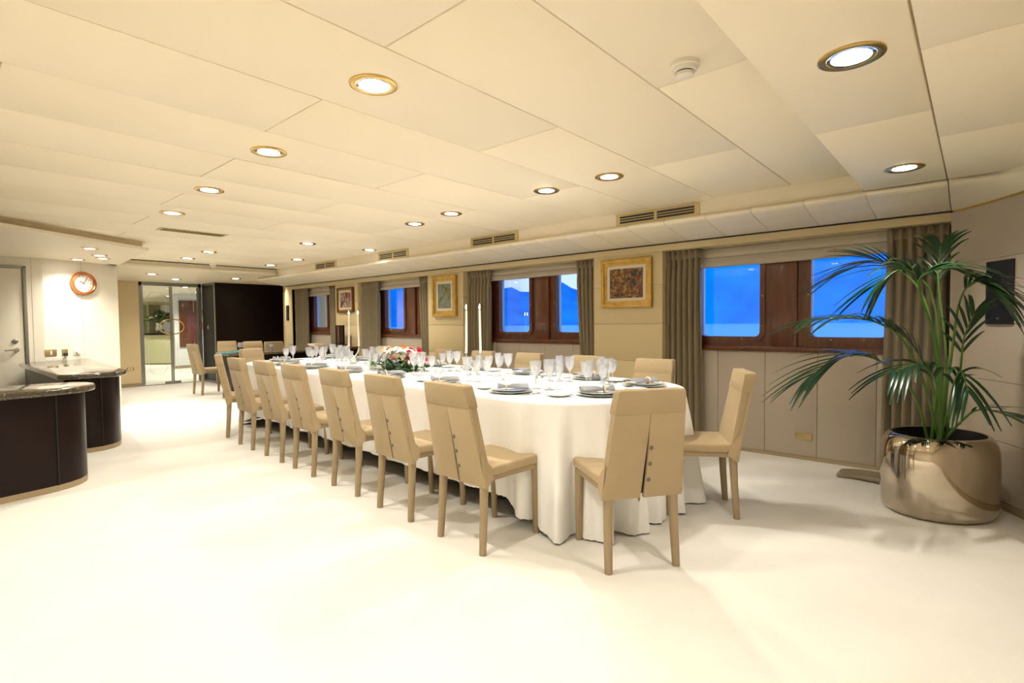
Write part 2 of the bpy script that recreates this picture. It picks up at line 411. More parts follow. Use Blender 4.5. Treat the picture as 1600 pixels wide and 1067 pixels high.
strip(pts, 0, .048, -.004, .05, 'base_strip', 'baseboard', wc)
strip(pts, 1.940, 1.953, -.010, .06, 'brass_trim', 'brass', wc)
# padded cornice following the curve
def curve_cornice():
    m = MB(); rows = []
    offs = [(.97, 2.084), (1.0, 2.070), (1.005, 2.055), (.98, 2.040), (.90, 2.028), (.70, 2.004), (.40, 1.976), (0, 1.952)]
    lip = [(4.306, .147), (4.33, .09), (4.345, .02), (4.35, -.05), (4.335, -.11), (4.24, -.17), (4.09, -.26), (3.87, -.375), (3.53, -.485), (3.09, -.56)]
    for i, q in enumerate(lip):
        p = pts[i]; rows.append([(p[0]+(q[0]-p[0])*o, p[1]+(q[1]-p[1])*o, zz) for o, zz in offs])
    n = len(offs); vs = [q for r in rows for q in r]
    fs = [(i*n+k, i*n+k+1, (i+1)*n+k+1, (i+1)*n+k) for i in range(len(rows)-1) for k in range(n-1)]
    return m.add(vs, fs)
box('end_return', 'wall_panel', 4.862, 5.40, -.05, .145, 0, 2.2, wc)
box('soffit_closure', 'cornice', 4.30, 5.40, YB-.1, .60, 2.082, 2.3, wc)
curve_cornice().build('trim_3', 'cornice', smooth='all'); struct(bpy.data.objects['trim_3'], 'curved cream cornice above the planter wall', 'cornice')
struct(box('wall_back', 'wall_panel', XL-.2, 3.0, YB-.2, YB, 0, 2.3), 'cream wall behind the near end', 'wall')

# far end: angled cream wall with speaker, black wall, glass doors
we = struct(empty('wall_far_corner'), 'angled cream wall panel at far end of the window side', 'wall')
pts2 = [(4.86, 9.90), (5.02, 10.5), (5.3, 11.2), (5.66, 11.9)]
def strip2(z0, z1, off, th, name, m):
    poly = [(x+off, y) for x, y in pts2]+[(x+off+th, y) for x, y in pts2[::-1]]
    MB().prism(poly, z0, z1).build(name, m, we)
for i in range(5): strip2(zs[i]+.0015, zs[i+1]-.0015, 0, .06, 'wall_panel', 'wall_cream')
strip2(0, 2.2, .01, .3, 'wall_core', 'wall_cream')
bw = struct(box('wall_black', 'black_lacquer', 4.20, 6.2, 11.90, 12.55, 0, 2.15), 'glossy black wall at the far end', 'wall')
box('side_panel', 'steel_frame', 4.185, 4.20, 11.90, 12.6, 0, 2.1, bw)
box('side_panel_glass', 'black_lacquer', 4.178, 4.186, 11.96, 12.56, .05, 2.05, bw)
wf = struct(box('wall_far', 'wall_yellow', 1.9, 3.035, YF, YF+.15, 0, 2.3), 'yellow cream wall left of glass doors', 'wall')
box('base_strip', 'baseboard', 2.0, 3.03, YF-.012, YF, 0, .07, wf)
box('wall_seam', 'ceiling_gap', 2.62, 2.624, YF-.002, YF, .07, 2.1, wf)

# left: door wall and angled clock wall
wl = struct(box('wall_left', 'wall_white', XL, 1.16, YD, YD+.15, 0, 2.25), 'cream wall around the cabin door', 'wall')
box('wall_seam', 'ceiling_gap', 1.05, 1.053, YD-.002, YD, 0, 2.1, wl)
struct(box('wall_side', 'wall_white', XL-.2, XL, YB-.2, YD+.1, 0, 2.3), 'cream wall out to the left', 'wall')
A = Vector((1.148, 9.17)); B_ = Vector((2.04, 9.53)); tv = (B_-A).normalized(); nv = Vector((tv.y, -tv.x))
wk = struct(MB().prism([tuple(A), tuple(B_), (2.60, 12.62), (2.3, 12.62), (1.0, 9.35)], 0, 2.25).build('wall_clock', 'wall_white'), 'angled cream wall with the round clock', 'wall')
def cw(s, z, off=0): p = A+tv*s+nv*off; return (p.x, p.y, z)
CWM = Matrix((( tv.x, nv.x, 0, 0), (tv.y, nv.y, 0, 0), (0, 0, 1, 0), (0, 0, 0, 1)))   # local x along wall, y out of the wall
def on_cw(s, z, off=0.001): return Matrix.Translation(cw(s, z, off)) @ CWM
MB().box(-.001, .001, 0, .002, 0, 1.35).xf(on_cw(.475, .80)).build('wall_seam', 'ceiling_gap', wk)
# door
dr = struct(empty('door_1', (0, 0, 0)), 'pale painted cabin door with lever handle', 'door')
box('door_leaf', 'door_paint', .12, .955, YD-.018, YD-.002, .02, 1.955, dr, bevel=.003)
box('door_frame', 'steel_frame', .965, 1.0, YD-.03, YD-.001, 0, 1.985, dr, bevel=.003)
box('door_frame', 'steel_frame', .075, .11, YD-.03, YD-.001, 0, 1.985, dr, bevel=.003)
box('door_frame', 'steel_frame', .075, 1.0, YD-.03, YD-.001, 1.96, 1.985, dr, bevel=.003)
hd = MB().lathe([(.026, 0), (.026, .012), (.012, .016), (.012, .05), (0.001, .055)], 16).xf(Matrix.Translation((.89, YD-.018, .925)) @ Matrix.Rotation(PI/2, 4, 'X')).build('door_handle', 'chrome', dr, smooth=True)
MB().tube([(.89, YD-.065, .925), (.84, YD-.07, .922), (.765, YD-.066, .915)], [.011, .010, .008]).build('lever', 'chrome', hd, smooth=True)
MB().lathe([(.03, 0), (.03, .012), (.02, .018), (.001, .018)], 16).xf(Matrix.Translation((.872, YD-.018, 1.03)) @ Matrix.Rotation(PI/2, 4, 'X')).build('lock', 'steel_frame', dr, smooth=True)
# clock
ck = tag(empty('wall_clock', cw(.49, 1.805)), 'round copper rimmed clock on the angled cream wall', 'clock'); ck.matrix_world = on_cw(.49, 1.805)
RX = Matrix.Rotation(-PI/2, 4, 'X')
MB().lathe([(.105, .004), (.158, .0), (.165, .015), (.155, .045), (.135, .052), (.122, .040), (.118, .02)], 40, cap=False).xf(RX).build('rim', 'copper', ck, smooth=True)
MB().lathe([(.12, .0), (.122, .018)], 40).xf(RX).build('face', 'clock_face', ck)
for k in range(12):
    a = k*PI/6; MB().box(-.003, .003, .0185, .0205, .088, .108).xf(Matrix.Rotation(a, 4, 'Y')).build('hour_mark', 'button', ck)
for a, l, wd_ in ((-1.0, .06, .006), (.55, .085, .004)):
    MB().box(-wd_, wd_, .021, .023, -.012, l).xf(Matrix.Rotation(a, 4, 'Y')).build('hand', 'button', ck)
MB().lathe([(.008, .02), (.008, .026)], 12).xf(RX).build('hub', 'button', ck)
# wall plates
def plate(M, w, h, label, m='brass_plate', toggles=2, cat='switch'):
    t = empty('wall_plate'); t.matrix_world = M; tag(t, label, cat)
    MB().box(-w/2, w/2, 0, .010, -h/2, h/2).build('cover', m, t, bevel=.003, smooth=True)
    for k in range(toggles):
        x = (k-(toggles-1)/2)*w/(toggles+1); MB().box(x-.010, x+.010, .009, .014, -h*.28, h*.28).build('rocker', 'plastic_white', t, bevel=.002)
    return t
plate(on_cw(.072, .865), .135, .088, 'wide brass switch plate under the clock', toggles=1)
t = plate(on_cw(.237, .868), .068, .075, 'small square brass wall socket beside the wide brass plate', toggles=0, cat='socket')
MB().box(-.022, .022, .01, .035, -.055, -.015).build('plug', 'grille_dark', t, bevel=.004)
t = plate(on_cw(.385, .866), .085, .10, 'white wall socket with plug farthest right under clock', m='plastic_white', toggles=0, cat='socket')
MB().lathe([(.026, .01), (.026, .014), (.02, .016), (.02, .03)], 16).xf(RX).build('plug', 'plastic_white', t)
NX = Matrix(((0, -1, 0, 0), (1, 0, 0, 0), (0, 0, 1, 0), (0, 0, 0, 1)))   # local y -> -X (faces the room from the window wall)
plate(Matrix.Translation((XN-.001, 1.104, .20)) @ NX, .13, .055, 'flat brass socket plate low on panel left of planter', toggles=0, cat='socket')
NYm = Matrix(((1, 0, 0, 0), (0, -1, 0, 0), (0, 0, 1, 0), (0, 0, 0, 1)))
plate(Matrix.Translation((2.855, YF-.001, .36)) @ NYm, .13, .065, 'pale brass socket plate low on wall left of glass doors', toggles=2, cat='socket')
plate(Matrix.Translation((4.177, 12.25, 1.17)) @ NX, .05, .08, 'small brass switch on black panel beside glass doors', toggles=1)
tag(MB().tube([cw(.0, .77, .02), cw(.05, .80, .03), cw(.2, .79, .02), cw(.237, .83, .03)], .004, 6).build('cable', 'plastic_white'), 'thin pale cable lying on farther granite counter', 'cable')

# glass double door
gd = struct(empty('door_2'), 'glass double doors with brass ring handles', 'door')
GX0, GX1, GM = 3.045, 4.175, 3.60
box('frame_post', 'steel_frame', 3.035, 3.085, YF, YF+.08, 0, 2.1, gd)
box('frame_post', 'steel_frame', 4.12, 4.178, YF, YF+.08, 0, 2.1, gd)
box('frame_head', 'steel_frame', 3.035, 4.178, YF, YF+.08, 2.03, 2.14, gd)
box('threshold', 'steel_frame', 3.05, 4.17, YF-.02, YF+.10, 0, .008, gd)
for x0, x1, hs in ((3.09, 3.60, 1), (3.61, 4.115, -1)):
    lf = box('door_leaf', 'door_glass', x0, x1, YF+.030, YF+.042, .02, 2.02, gd)
    box('patch_fitting', 'steel_frame', (x1-.14 if hs > 0 else x0), (x1 if hs > 0 else x0+.14), YF+.022, YF+.05, .012, .055, lf)
    hx = x1-.03 if hs > 0 else x0+.03
    for ex in (x0, x1-.022): box('edge_stile', 'steel_frame', ex, ex+.022, YF+.026, YF+.046, .02, 2.02, lf)
    arc = [(hx-hs*.19*math.sin(a), YF+.0, 1.19+.15*math.cos(a)) for a in [PI*k/16 for k in range(17)]]
    MB().tube([(hx, YF+.03, 1.34)]+arc+[(hx, YF+.03, 1.04)], .014, 10).build('ring_handle', 'brass', lf, smooth=True)
    xi, xo = x0+.09, x1-.09
    for pth in ([(xi, .85), (xi, .35), (xi+.08, .22), (xo-.08, .22), (xo, .35), (xo, .85)], [(xi, 1.5), (xi, 1.78), (xi+.08, 1.9), (xo-.08, 1.9), (xo, 1.78), (xo, 1.5)]):
        MB().tube([(x, YF+.029, z) for x, z in pth], .0035, 6).build('etched_line', 'etch', lf)

# soffits: far end and above the left counters
sf = struct(box('trim_4', 'cornice', 1.9, 6.2, 9.40, 12.7, 2.10, 2.25), 'lowered cream ceiling over the far end', 'ceiling')
box('shadow_gap', 'dark_gap', 2.0, 4.55, 9.396, 9.401, 2.186, 2.199, sf)
box('lip', 'cornice', 2.0, 4.60, 9.36, 9.41, 2.085, 2.128, sf, bevel=.01)
pol = [(-2.3, 4.75), (.55, 6.50), (1.90, 7.40), (2.04, 9.45), (2.04, 9.60), (1.1, 9.3), (-2.3, 9.3)]
sl = struct(MB().prism(pol, 2.10, 2.132).build('trim_5', 'cornice'), 'lowered cream ceiling over the left counters', 'ceiling')
pol2 = [(-2.3, 4.86), (.55, 6.60), (1.84, 7.42), (1.98, 9.45), (1.98, 9.6), (1.1, 9.3), (-2.3, 9.3)]
MB().prism(pol2, 2.13, 2.21).build('soffit_face', 'wall_yellow', sl)

# ------------------------------------------------------------------ vestibule beyond the glass doors
struct(box('wall_vestibule', 'vest_white', 4.92, 7.5, 17.0, 17.2, 0, 2.3), 'white wall seen through glass doors', 'wall')
struct(box('wall_vestibule_side', 'vest_white', 2.2, 2.4, 12.75, 24, 0, 2.3), 'white side wall seen through glass doors', 'wall')
wv = struct(box('wall_vestibule_far', 'vest_cream', 2.2, 8.2, 23.0, 23.2, 0, 2.3), 'panelled far wall beyond the glass doors', 'wall')
struct(box('wall_vestibule_end', 'vest_white', 8.0, 8.2, 12.7, 23.2, 0, 2.3), 'end wall beyond the glass doors', 'wall')
struct(box('trim_6', 'ceiling', 2.2, 8.2, 12.7, 23.2, 2.12, 2.3), 'ceiling beyond the glass doors', 'ceiling')
box('base_strip', 'baseboard', 4.915, 7.5, 16.985, 17.0, 0, .08, bpy.data.objects['wall_vestibule'])
d3 = struct(empty('door_3'), 'mahogany door on the white wall beyond glass doors', 'door')
box('door_leaf', 'mahogany', 5.04, 5.55, 16.965, 17.0, .60, 1.93, d3, bevel=.006)
for k, z in enumerate((1.58, 1.2)):
    t = tag(empty('picture_frame', (5.68, 16.99, z)), ['upper', 'lower'][k]+' small red picture on the white wall beyond glass doors', 'picture')
    MB().box(-.09, .09, -.02, 0, -.16, .16).build('frame', 'porcelain_white', t, bevel=.004); MB().box(-.06, .06, -.024, -.018, -.11, .11).build('print', 'petal_pink' if k else 'copper', t)
for k in range(6):
    x = 5.0+.42*k; box('wall_mirror', ['mahogany', 'door_glass', 'curtain', 'chrome', 'curtain', 'mahogany'][k], x, x+.36, 22.96, 23.0, .9, 2.0, wv)
t = tag(empty('reception_counter', (5.55, 19.9, 0)), 'cream curved counter with dark top seen through glass doors', 'counter')
cp = [(-.7, .9), (-.7, -.4), (-.2, -.95), (.6, -1.1), (.9, -.9), (.9, .9)]
MB().prism(cp, .05, .93).build('body', 'vest_cream', t); MB().prism([(x*1.06, y*1.06) for x, y in cp], .93, .99).build('countertop', 'black_lacquer', t)
MB().prism([(x*.98, y*.98) for x, y in cp], 0, .05).build('plinth', 'baseboard', t)
t = tag(empty('flower_vase', (5.35, 19.9, .99)), 'leafy bouquet in vase on the counter beyond glass doors', 'flowers')
MB().lathe([(.10, 0), (.14, .12), (.11, .26), (.13, .32)], 20).build('vase', 'silver', t, smooth=True)
m = MB()
for k in range(150):
    a = random.uniform(0, 2*PI); el = random.uniform(.1, 1.5); r = random.uniform(.18, .48)
    c = Vector((r*math.cos(a)*math.cos(el), r*math.sin(a)*math.cos(el), .36+r*.75*math.sin(el))); d = Vector((random.uniform(-1, 1), random.uniform(-1, 1), random.uniform(-.6, .8))).normalized()*.09; s = d.cross(Vector((.3, .5, .8))).normalized()*.035
    m.add([c-d, c+s, c+d, c-s], [(0, 1, 2, 3)])
m.build('foliage', 'leaf_light', t)
for k in range(14):
    a = random.uniform(0, 2*PI); r = random.uniform(.1, .4)
    MB().lathe([(.01, -.02), (.035, 0), (.03, .03), (.005, .035)], 8, (r*math.cos(a), r*math.sin(a), .62-r*.4)).build('blossom', ['petal_white', 'petal_pink'][k % 2], t, smooth=True)

# ------------------------------------------------------------------ ceiling fittings
def downlight(x, y, z, label, group, power=1.0, r=.0975):
    t = tag(empty('ceiling_downlight', (x, y, z)), label, 'ceiling light', group)
    MB().lathe([(r*.70, -.001), (r*.74, -.006), (r*.90, -.009), (r, -.005), (r*1.01, 0)], 36, cap=False).build('rim', 'brass', t, smooth=True)
    MB().lathe([(r*.60, -.004), (r*.73, -.0055)], 36, cap=False).build('reflector', 'chrome', t, smooth=True)
    MB().lathe([(.001, -.0065), (r*.40, -.006), (r*.63, -.0035)], 28, cap=False).build('bulb', 'bulb', t, smooth=True)
    ld = bpy.data.lights.new('lamp_light', 'SPOT'); ld.energy = LAMP_W*power; ld.color = LAMP_COL; ld.spot_size = math.radians(134); ld.spot_blend = 1.0; ld.shadow_soft_size = .035
    lo = bpy.data.objects.new('lamp_light', ld); COL.objects.link(lo); lo.parent = t; lo.location = (0, 0, -.03)
ROWA = [(1.306, 1.904), (1.393, 3.072), (1.482, 4.247), (1.555, 5.336)]
for i, (x, y) in enumerate(ROWA): downlight(x, y, HC-.003, ORD[i]+' recessed downlight in the left ceiling row over the aisle', 'ceiling downlights')
ROWB = [(3.199, 1.911), (3.208, 2.46), (3.273, 3.598), (3.352, 4.224), (3.25, 6.175)]
for i, (x, y) in enumerate(ROWB): downlight(x, y, HC-.003, ORD[i]+' recessed downlight in the row right above the long table', 'ceiling downlights')
ROWC = [(4.10, 6.139, 'small recessed downlight beside the third wall vent'), (3.925, 7.781, 'recessed downlight nearest the fourth wall vent'), (3.986, 8.824, 'recessed downlight close to the far lowered ceiling on the right'),
        (2.686, 7.787, 'recessed downlight just beyond the ceiling grille'), (2.723, 8.726, 'recessed downlight beyond the grille close to far lowered ceiling')]
for x, y, l in ROWC: downlight(x, y, HC-.003, l, 'ceiling downlights')
downlight(2.085, .327, ZL, 'largest recessed downlight at the upper right of the photo', 'ceiling downlights', .8)
downlight(3.805, .329, ZL, 'recessed downlight in lowered ceiling right above the planter', 'ceiling downlights', .8)
for x in (.4, -1.2): downlight(x, .33, ZL, 'unseen fill downlight added in lowered ceiling behind the camera', 'added fill downlights out of view', 1.6)  # unseen lamps extending the row, boosted to bounce light onto the near ceiling
for (x, y) in ((-.6, 1.9), (-.55, 3.3), (-.5, 4.9)): downlight(x, y, HC-.003, 'added fill downlight over the unseen left of the room', 'added fill downlights out of view', 1.0)  # extra unseen lamps, added as fill light
for i, (x, y) in enumerate(((1.385, 7.643), (1.60, 8.302), (1.70, 8.651), (1.50, 9.0))): downlight(x, y, 2.10, ORD[i]+' downlight in lowered ceiling in front of the clock', 'downlights by the clock', .85, .085)
for x, y, l in ((2.766, 10.65, 'leftmost downlight in far lowered ceiling before glass doors'), (3.376, 11.52, 'downlight nearest the glass door head'), (4.131, 10.646, 'downlight in far lowered ceiling before the black wall'), (4.736, 10.5, 'rightmost downlight in far lowered ceiling')): downlight(x, y, 2.10, l, 'far end downlights', .7)
for i, (x, y) in enumerate(((4.3, 14.0), (5.2, 16.0), (5.2, 18.5), (6.3, 20.5), (4.2, 20.5))): downlight(x, y, 2.12, ORD[i]+' downlight beyond the glass doors', 'downlights beyond the glass doors', 3.0)

def smoke(x, y, z, label):
    t = tag(empty('smoke_detector', (x, y, z)), label, 'smoke alarm')
    MB().lathe([(.055, 0), (.055, -.018), (.050, -.022)], 32).build('base', 'plastic_white', t, smooth=True)
    MB().lathe([(.048, -.020), (.046, -.032), (.036, -.036)], 32).build('housing', 'plastic_white', t, smooth=True)
    MB().lathe([(.033, -.034), (.033, -.042)], 32).build('sensor_slot', 'grille_dark', t)
    MB().lathe([(.036, -.041), (.034, -.052), (.020, -.058), (.001, -.058)], 32).build('cap', 'plastic_white', t, smooth=True)
smoke(2.014, .866, HC, 'round white smoke detector on the near ceiling'); smoke(3.25, 9.25, HC, 'small white smoke detector by the far lowered ceiling')
t = tag(empty('ceiling_grille', (2.02, 6.27, HC)), 'long flat dark grille in the ceiling on the left', 'vent')
MB().box(-.32, .32, -.09, .09, -.008, 0).build('frame', 'vent_frame', t, bevel=.003); MB().box(-.29, .29, -.062, .062, -.010, -.006).build('grille', 'grille_dark', t)
for k in range(6): MB().box(-.29, .29, -.055+.021*k, -.050+.021*k, -.013, -.009).build('slat', 'brass_plate', t)
for i, (ya, yb) in enumerate(((1.736, 2.522), (3.715, 4.442), (5.609, 6.283), (7.387, 8.027))):
    t = tag(empty('wall_vent', (4.344, (ya+yb)/2, 2.127)), ORD[i]+' brass slotted air vent on the cornice face, counted from the camera', 'vent', 'cornice air vents'); L = (yb-ya)/2
    MB().box(-.010, 0, -L, L, -.052, .058).build('frame', 'vent_frame', t, bevel=.004, smooth=True)
    for s in (-1, 1):
        MB().box(-.0125, -.008, min(s*.015, s*(L-.045)), max(s*.015, s*(L-.045)), -.030, .034).build('opening', 'grille_dark', t)
        for k in range(2): MB().box(-.016, -.006, min(s*.015, s*(L-.045)), max(s*.015, s*(L-.045)), -.012+.021*k, -.006+.021*k).build('louvre', 'vent_frame', t)

# wall speakers
def speaker_tag(M, w, h, label):
    t = empty('wall_speaker'); t.matrix_world = M; tag(t, label, 'speaker')
    MB().box(-w/2, w/2, 0, .014, -h/2, h/2).build('grille', 'black', t, bevel=.003); MB().box(-.012, .012, .013, .017, -h/2+.03, -h/2+.043).build('badge', 'brass', t)
p0, p1 = Vector((4.60, -.07)), Vector((4.46, -.158)); dd = (p1-p0).normalized(); no = Vector((dd.y, -dd.x))
if no.dot(Vector((-1, 1))) < 0: no = -no
mid = Vector((4.535, -.112))+no*.004
speaker_tag(Matrix(((-dd.x, no.x, 0, mid.x), (-dd.y, no.y, 0, mid.y), (0, 0, 1, 1.362), (0, 0, 0, 1))), .225, .40, 'black rectangular wall speaker on the curved wall behind palm')
d2 = Vector((.16, .60)).normalized()
speaker_tag(Matrix(((d2.x, -d2.y, 0, 4.955), (d2.y, d2.x, 0, 10.27), (0, 0, 1, 1.44), (0, 0, 0, 1))), .20, .30, 'small black wall speaker on far cream wall beside black wall')

# ------------------------------------------------------------------ paintings
def painting(y0, y1, z0, z1, canvas, fw_, label, dark=False):
    t = tag(empty('painting', (XW-.001, (y0+y1)/2, (z0+z1)/2)), label, 'painting', 'framed paintings on the pillars'); hy, hz_ = (y1-y0)/2, (z1-z0)/2
    def rect(i): return [(hy-i, hz_-i), (-hy+i, hz_-i), (-hy+i, -hz_+i), (hy-i, -hz_+i)]
    g = 'gold'
    ringprism(rect(0), rect(fw_*.45), -.045, 0).build('outer_frame', 'mahogany' if dark else g, t, bevel=.006, smooth=True)
    ringprism(rect(fw_*.42), rect(fw_*.8), -.032, 0).build('inner_frame', g, t, bevel=.005, smooth=True)
    ringprism(rect(fw_*.78), rect(fw_*1.15), -.024, 0).build('liner', 'mat_board', t)
    i = fw_*1.12; MB().box(-.018, -.004, -hy+i, hy-i, -hz_+i, hz_-i).build('canvas', canvas, t)
painting(2.405, 2.98, 1.345, 1.84, 'canvas_field', .085, 'wide gold framed painting of orange and green strokes')
painting(5.225, 5.71, 1.298, 1.85, 'canvas_town', .095, 'tall gold framed painting in blue, sand and green')
painting(7.71, 8.20, 1.40, 1.82, 'canvas_figure', .07, 'small dark framed painting in red and blue, farthest away', dark=True)

# ------------------------------------------------------------------ left counters
def counter(label, top, base, zt, seams, name='granite_counter'):
    t = tag(empty(name, (0, 0, 0)), label, 'counter', 'dark counters at the left')
    MB().prism(base, .045, zt-.05).build('body', 'dark_wood', t, smooth=True)
    MB().prism([(x, y) for x, y in base], 0, .045).build('plinth', 'baseboard', t)
    MB().prism(top, zt-.05, zt).build('countertop', 'granite', t, smooth=True, bevel=.018, seg=4)
    for (x, y, nx, ny) in seams:
        MB().box(-.004, .004, -.003, .003, .045, zt-.05).xf(Matrix.Translation((x, y, 0))).build('panel_joint', 'dark_gap', t)
def rounded_end(x0, y0, y1, xc, rx, n=14):        # straight from x0 then half-ellipse end
    c = (y0+y1)/2; r = (y1-y0)/2
    return [(x0, y0)]+[(xc+rx*math.sin(PI*k/n)**.8 if 0 < k < n else xc, c-r*math.cos(PI*k/n)) for k in range(n+1)]+[(x0, y1)]
bx = [(-1.9, 4.90), (.363, 4.965), (.564, 5.005), (.684, 5.035), (.76, 5.075), (.83, 5.135), (.875, 5.21), (.895, 5.29), (.885, 5.37), (.84, 5.44), (.70, 5.48), (-1.9, 5.52)]
tx = [(-1.9, 4.84), (.36, 4.90), (.57, 4.915), (.70, 4.945), (.80, 4.99), (.88, 5.06), (.935, 5.15), (.955, 5.25), (.94, 5.36), (.88, 5.45), (.72, 5.52), (-1.9, 5.56)]
counter('low dark wood counter with granite top nearest the camera', tx, bx, .76, [(.684, 5.032, 0, 1)])
bx = [(.93, 8.9), (.93, 6.40), (1.10, 6.34), (1.20, 6.35), (1.29, 6.40), (1.36, 6.49), (1.40, 6.60), (1.42, 6.8), (1.60, 9.28), (1.2, 9.1)]
tx = [(.88, 8.98), (.88, 6.36), (1.01, 6.29), (1.21, 6.29), (1.32, 6.34), (1.41, 6.43), (1.455, 6.55), (1.47, 6.8), (1.66, 9.37), (1.2, 9.185)]
counter('low dark wood counter with granite top under the clock', tx, bx, .76, [(1.20, 6.348, 0, 1)])

# ------------------------------------------------------------------ chairs
def make_chair():
    t = empty('dining_chair')
    F = 'chair_fabric'
    lean = math.atan2(.150, .53)
    def yb(z): return -.205-(z-.36)*.105/.53
    # seat: cushion with soft edges and an apron
    MB().box(-.198, .198, -.205, .235, .402, .455).build('seat', F, t, bevel=.014, seg=3, smooth=True)
    MB().box(-.185, .185, -.20, .215, .375, .404).build('apron', 'chair_leg', t)
    # backrest body
    def outline(i, z0, z1):
        def hw(z): return (.196-(z-.40)*.030/.48 if z > .40 else .200)-i
        ks = [z0+(z1-z0)*k/6 for k in range(7)]
        return [(hw(z), z) for z in ks], hw
    def slab(poly, o0, o1, nm, m_, bev=.004):
        return MB().prism(poly, o0, o1, lambda a, z, o: (a, yb(z)+o, z)).build(nm, m_, t, bevel=bev, smooth=True)
    r, hw = outline(-.003, .40, .878); poly = r+[(-a, z) for a, z in r[::-1]]
    slab(poly, .006, .052, 'backrest', F, .010)
    # back cover: lower panel with an open slit, and the upper band
    zb, zt, zsl = .352, .772, .70
    rt = [(.210, zb), (.212, .385), (.203, .42)]+[(hw(z)+.004, z) for z in (.46, .55, .65, zt)]
    lf = [(-a, z) for a, z in rt[::-1]]
    for sgn in (1, -1):
        side = rt if sgn > 0 else [(-a, z) for a, z in rt]
        inner = [(0.0005*sgn, zt), (0.0005*sgn, zsl), (.0050*sgn+.001, .60), (.0075*sgn-.001, .48), (.0080*sgn-.004, zb)]
        slab(side+inner, -.010, .010, 'back_cover', F, .0025)
    r2 = [(hw(zt)+.005, zt-.003), (hw(.83)+.004, .83), (hw(.872), .878), (hw(.885)-.008, .887)]
    slab(r2+[(-a, z) for a, z in r2[::-1]], -.0120, .0535, 'top_band', F, .006)
    MB().box(-.013, .013, yb(.5)-.0, yb(.5)+.004, zb+.02, zsl).xf(Matrix.Identity(4)).build('slit_shade', 'dark_gap', t).hide_render = False  # near-black sliver standing for the shade inside the open slit
    ln = bpy.data.objects[[o.name for o in t.children][-1]] if t.children else None
    for z in (.605, .525, .445):
        MB().lathe([(.0105, 0), (.011, .003), (.007, .006), (.001, .0055)], 12).xf(Matrix.Translation((.019, yb(z)-.010, z)) @ Matrix.Rotation(PI/2, 4, 'X')).build('button', 'button', t, smooth=True)
    # side flaps of the cover hanging over the rear seat corners
    for s in (1, -1):
        MB().add([(s*.209, yb(.352)-.004, .352), (s*.203, yb(.53), .53), (s*.202, -.165, .455), (s*.205, -.155, .392)], [(0, 1, 2, 3)]).build('side_flap', F, t, solid=.006)
    for sx_ in (1, -1):
        MB().tube([(sx_*.170, -.188, .40), (sx_*.174, -.198, .2), (sx_*.178, -.212, 0)], [.027, .024, .021], 12, sx=.9, sy=.9).build('leg', 'chair_leg', t, smooth=True)
        MB().tube([(sx_*.172, .198, .40), (sx_*.174, .200, .2), (sx_*.174, .202, 0)], [.027, .024, .020], 12, sx=.9, sy=.9).build('leg', 'chair_leg', t, smooth=True)
    return t
proto = make_chair()
bpy.context.view_layer.update()
for o in list(proto.children):
    if o.name.startswith('slit_shade'):      # follow the lean of the back
        me = o.data
        for v in me.vertices: v.co.y = -.205-(v.co.z-.36)*.105/.53+(.002 if v.co.y < -.243 else .005)
index_tree(proto)
used = [False]
def chair(x, y, fx, fy, label, group='covered dining chairs'):
    o = proto if not used[0] else copy_tree(proto); used[0] = True
    o.location = (x, y, 0); o.rotation_euler = (0, 0, math.atan2(fy, fx)-PI/2); tag(o, label, 'chair', group); return o
AX = Vector((.0668, .9978)); NN = Vector((.9978, -.0668)); E0 = Vector((2.99, 1.42)); HW = .74; TL = 5.50; TZ = .75
near = [(1.936, 2.08), (1.99, 2.745), (2.045, 3.41), (2.087, 4.10), (2.124, 4.72), (2.16, 5.40)]
for i, (x, y) in enumerate(near):
    chair(x+.205, y-.013, NN.x+.0, NN.y, ('tan covered chair on the aisle side of table, %s the camera' % ('nearest' if i == 0 else ORD[i]+' from')))
chair(2.47, 6.10, .93, -.36, 'tan covered chair angled at far aisle corner, seen edge on')
chair(2.31+.58*.205, 1.205+.81*.205, .58, .81, 'large tan covered chair in front at near table end, back to camera')
chair(3.42-.5*.205, 1.172+.86*.205, -.5, .86, 'tan covered chair at near table end turned sideways left of planter')
fy_ = [2.05, 2.76, 3.50, 4.22, 4.92, 5.62, 6.32]
for i, y in enumerate(fy_):
    chair(3.85+.07*(y-2.05), y, -NN.x, -NN.y, 'tan covered chair on the window side of table, %s the camera' % ('nearest' if i == 0 else ORD[i]+' from'))
chair(3.12, 7.08, .35, -.93, 'pale covered chair at the far table end facing the camera')
# second table at the far end
chair(3.50, 10.23, .99, .05, 'tan covered chair standing alone before the glass doors')
chair(4.24, 11.25, -.1, -1, 'covered chair behind far granite table nearest the glass doors')
chair(4.46, 10.5, -.05, -1, 'covered chair behind the middle of far granite table')
chair(4.60, 9.86, 0, -1, 'covered chair at right end of far granite table')
t = tag(empty('granite_table', (0, 0, 0)), 'dark table with granite top at far end behind long table', 'table')
tp = [(3.30, 8.86), (3.36, 8.80), (4.70, 8.80), (4.78, 8.9), (4.78, 9.55), (4.4, 9.9), (3.75, 10.0), (3.45, 9.85), (3.30, 9.4)]
MB().prism(tp, .72, .755).build('table_top', 'granite', t, bevel=.008); MB().prism([(3.36, 8.90), (4.6, 8.90), (4.6, 9.3), (3.36, 9.3)], .03, .72).build('pedestal', 'dark_wood', t); MB().prism([(3.35, 8.89), (4.61, 8.89), (4.61, 9.31), (3.35, 9.31)], 0, .03).build('plinth', 'brass_plate', t)
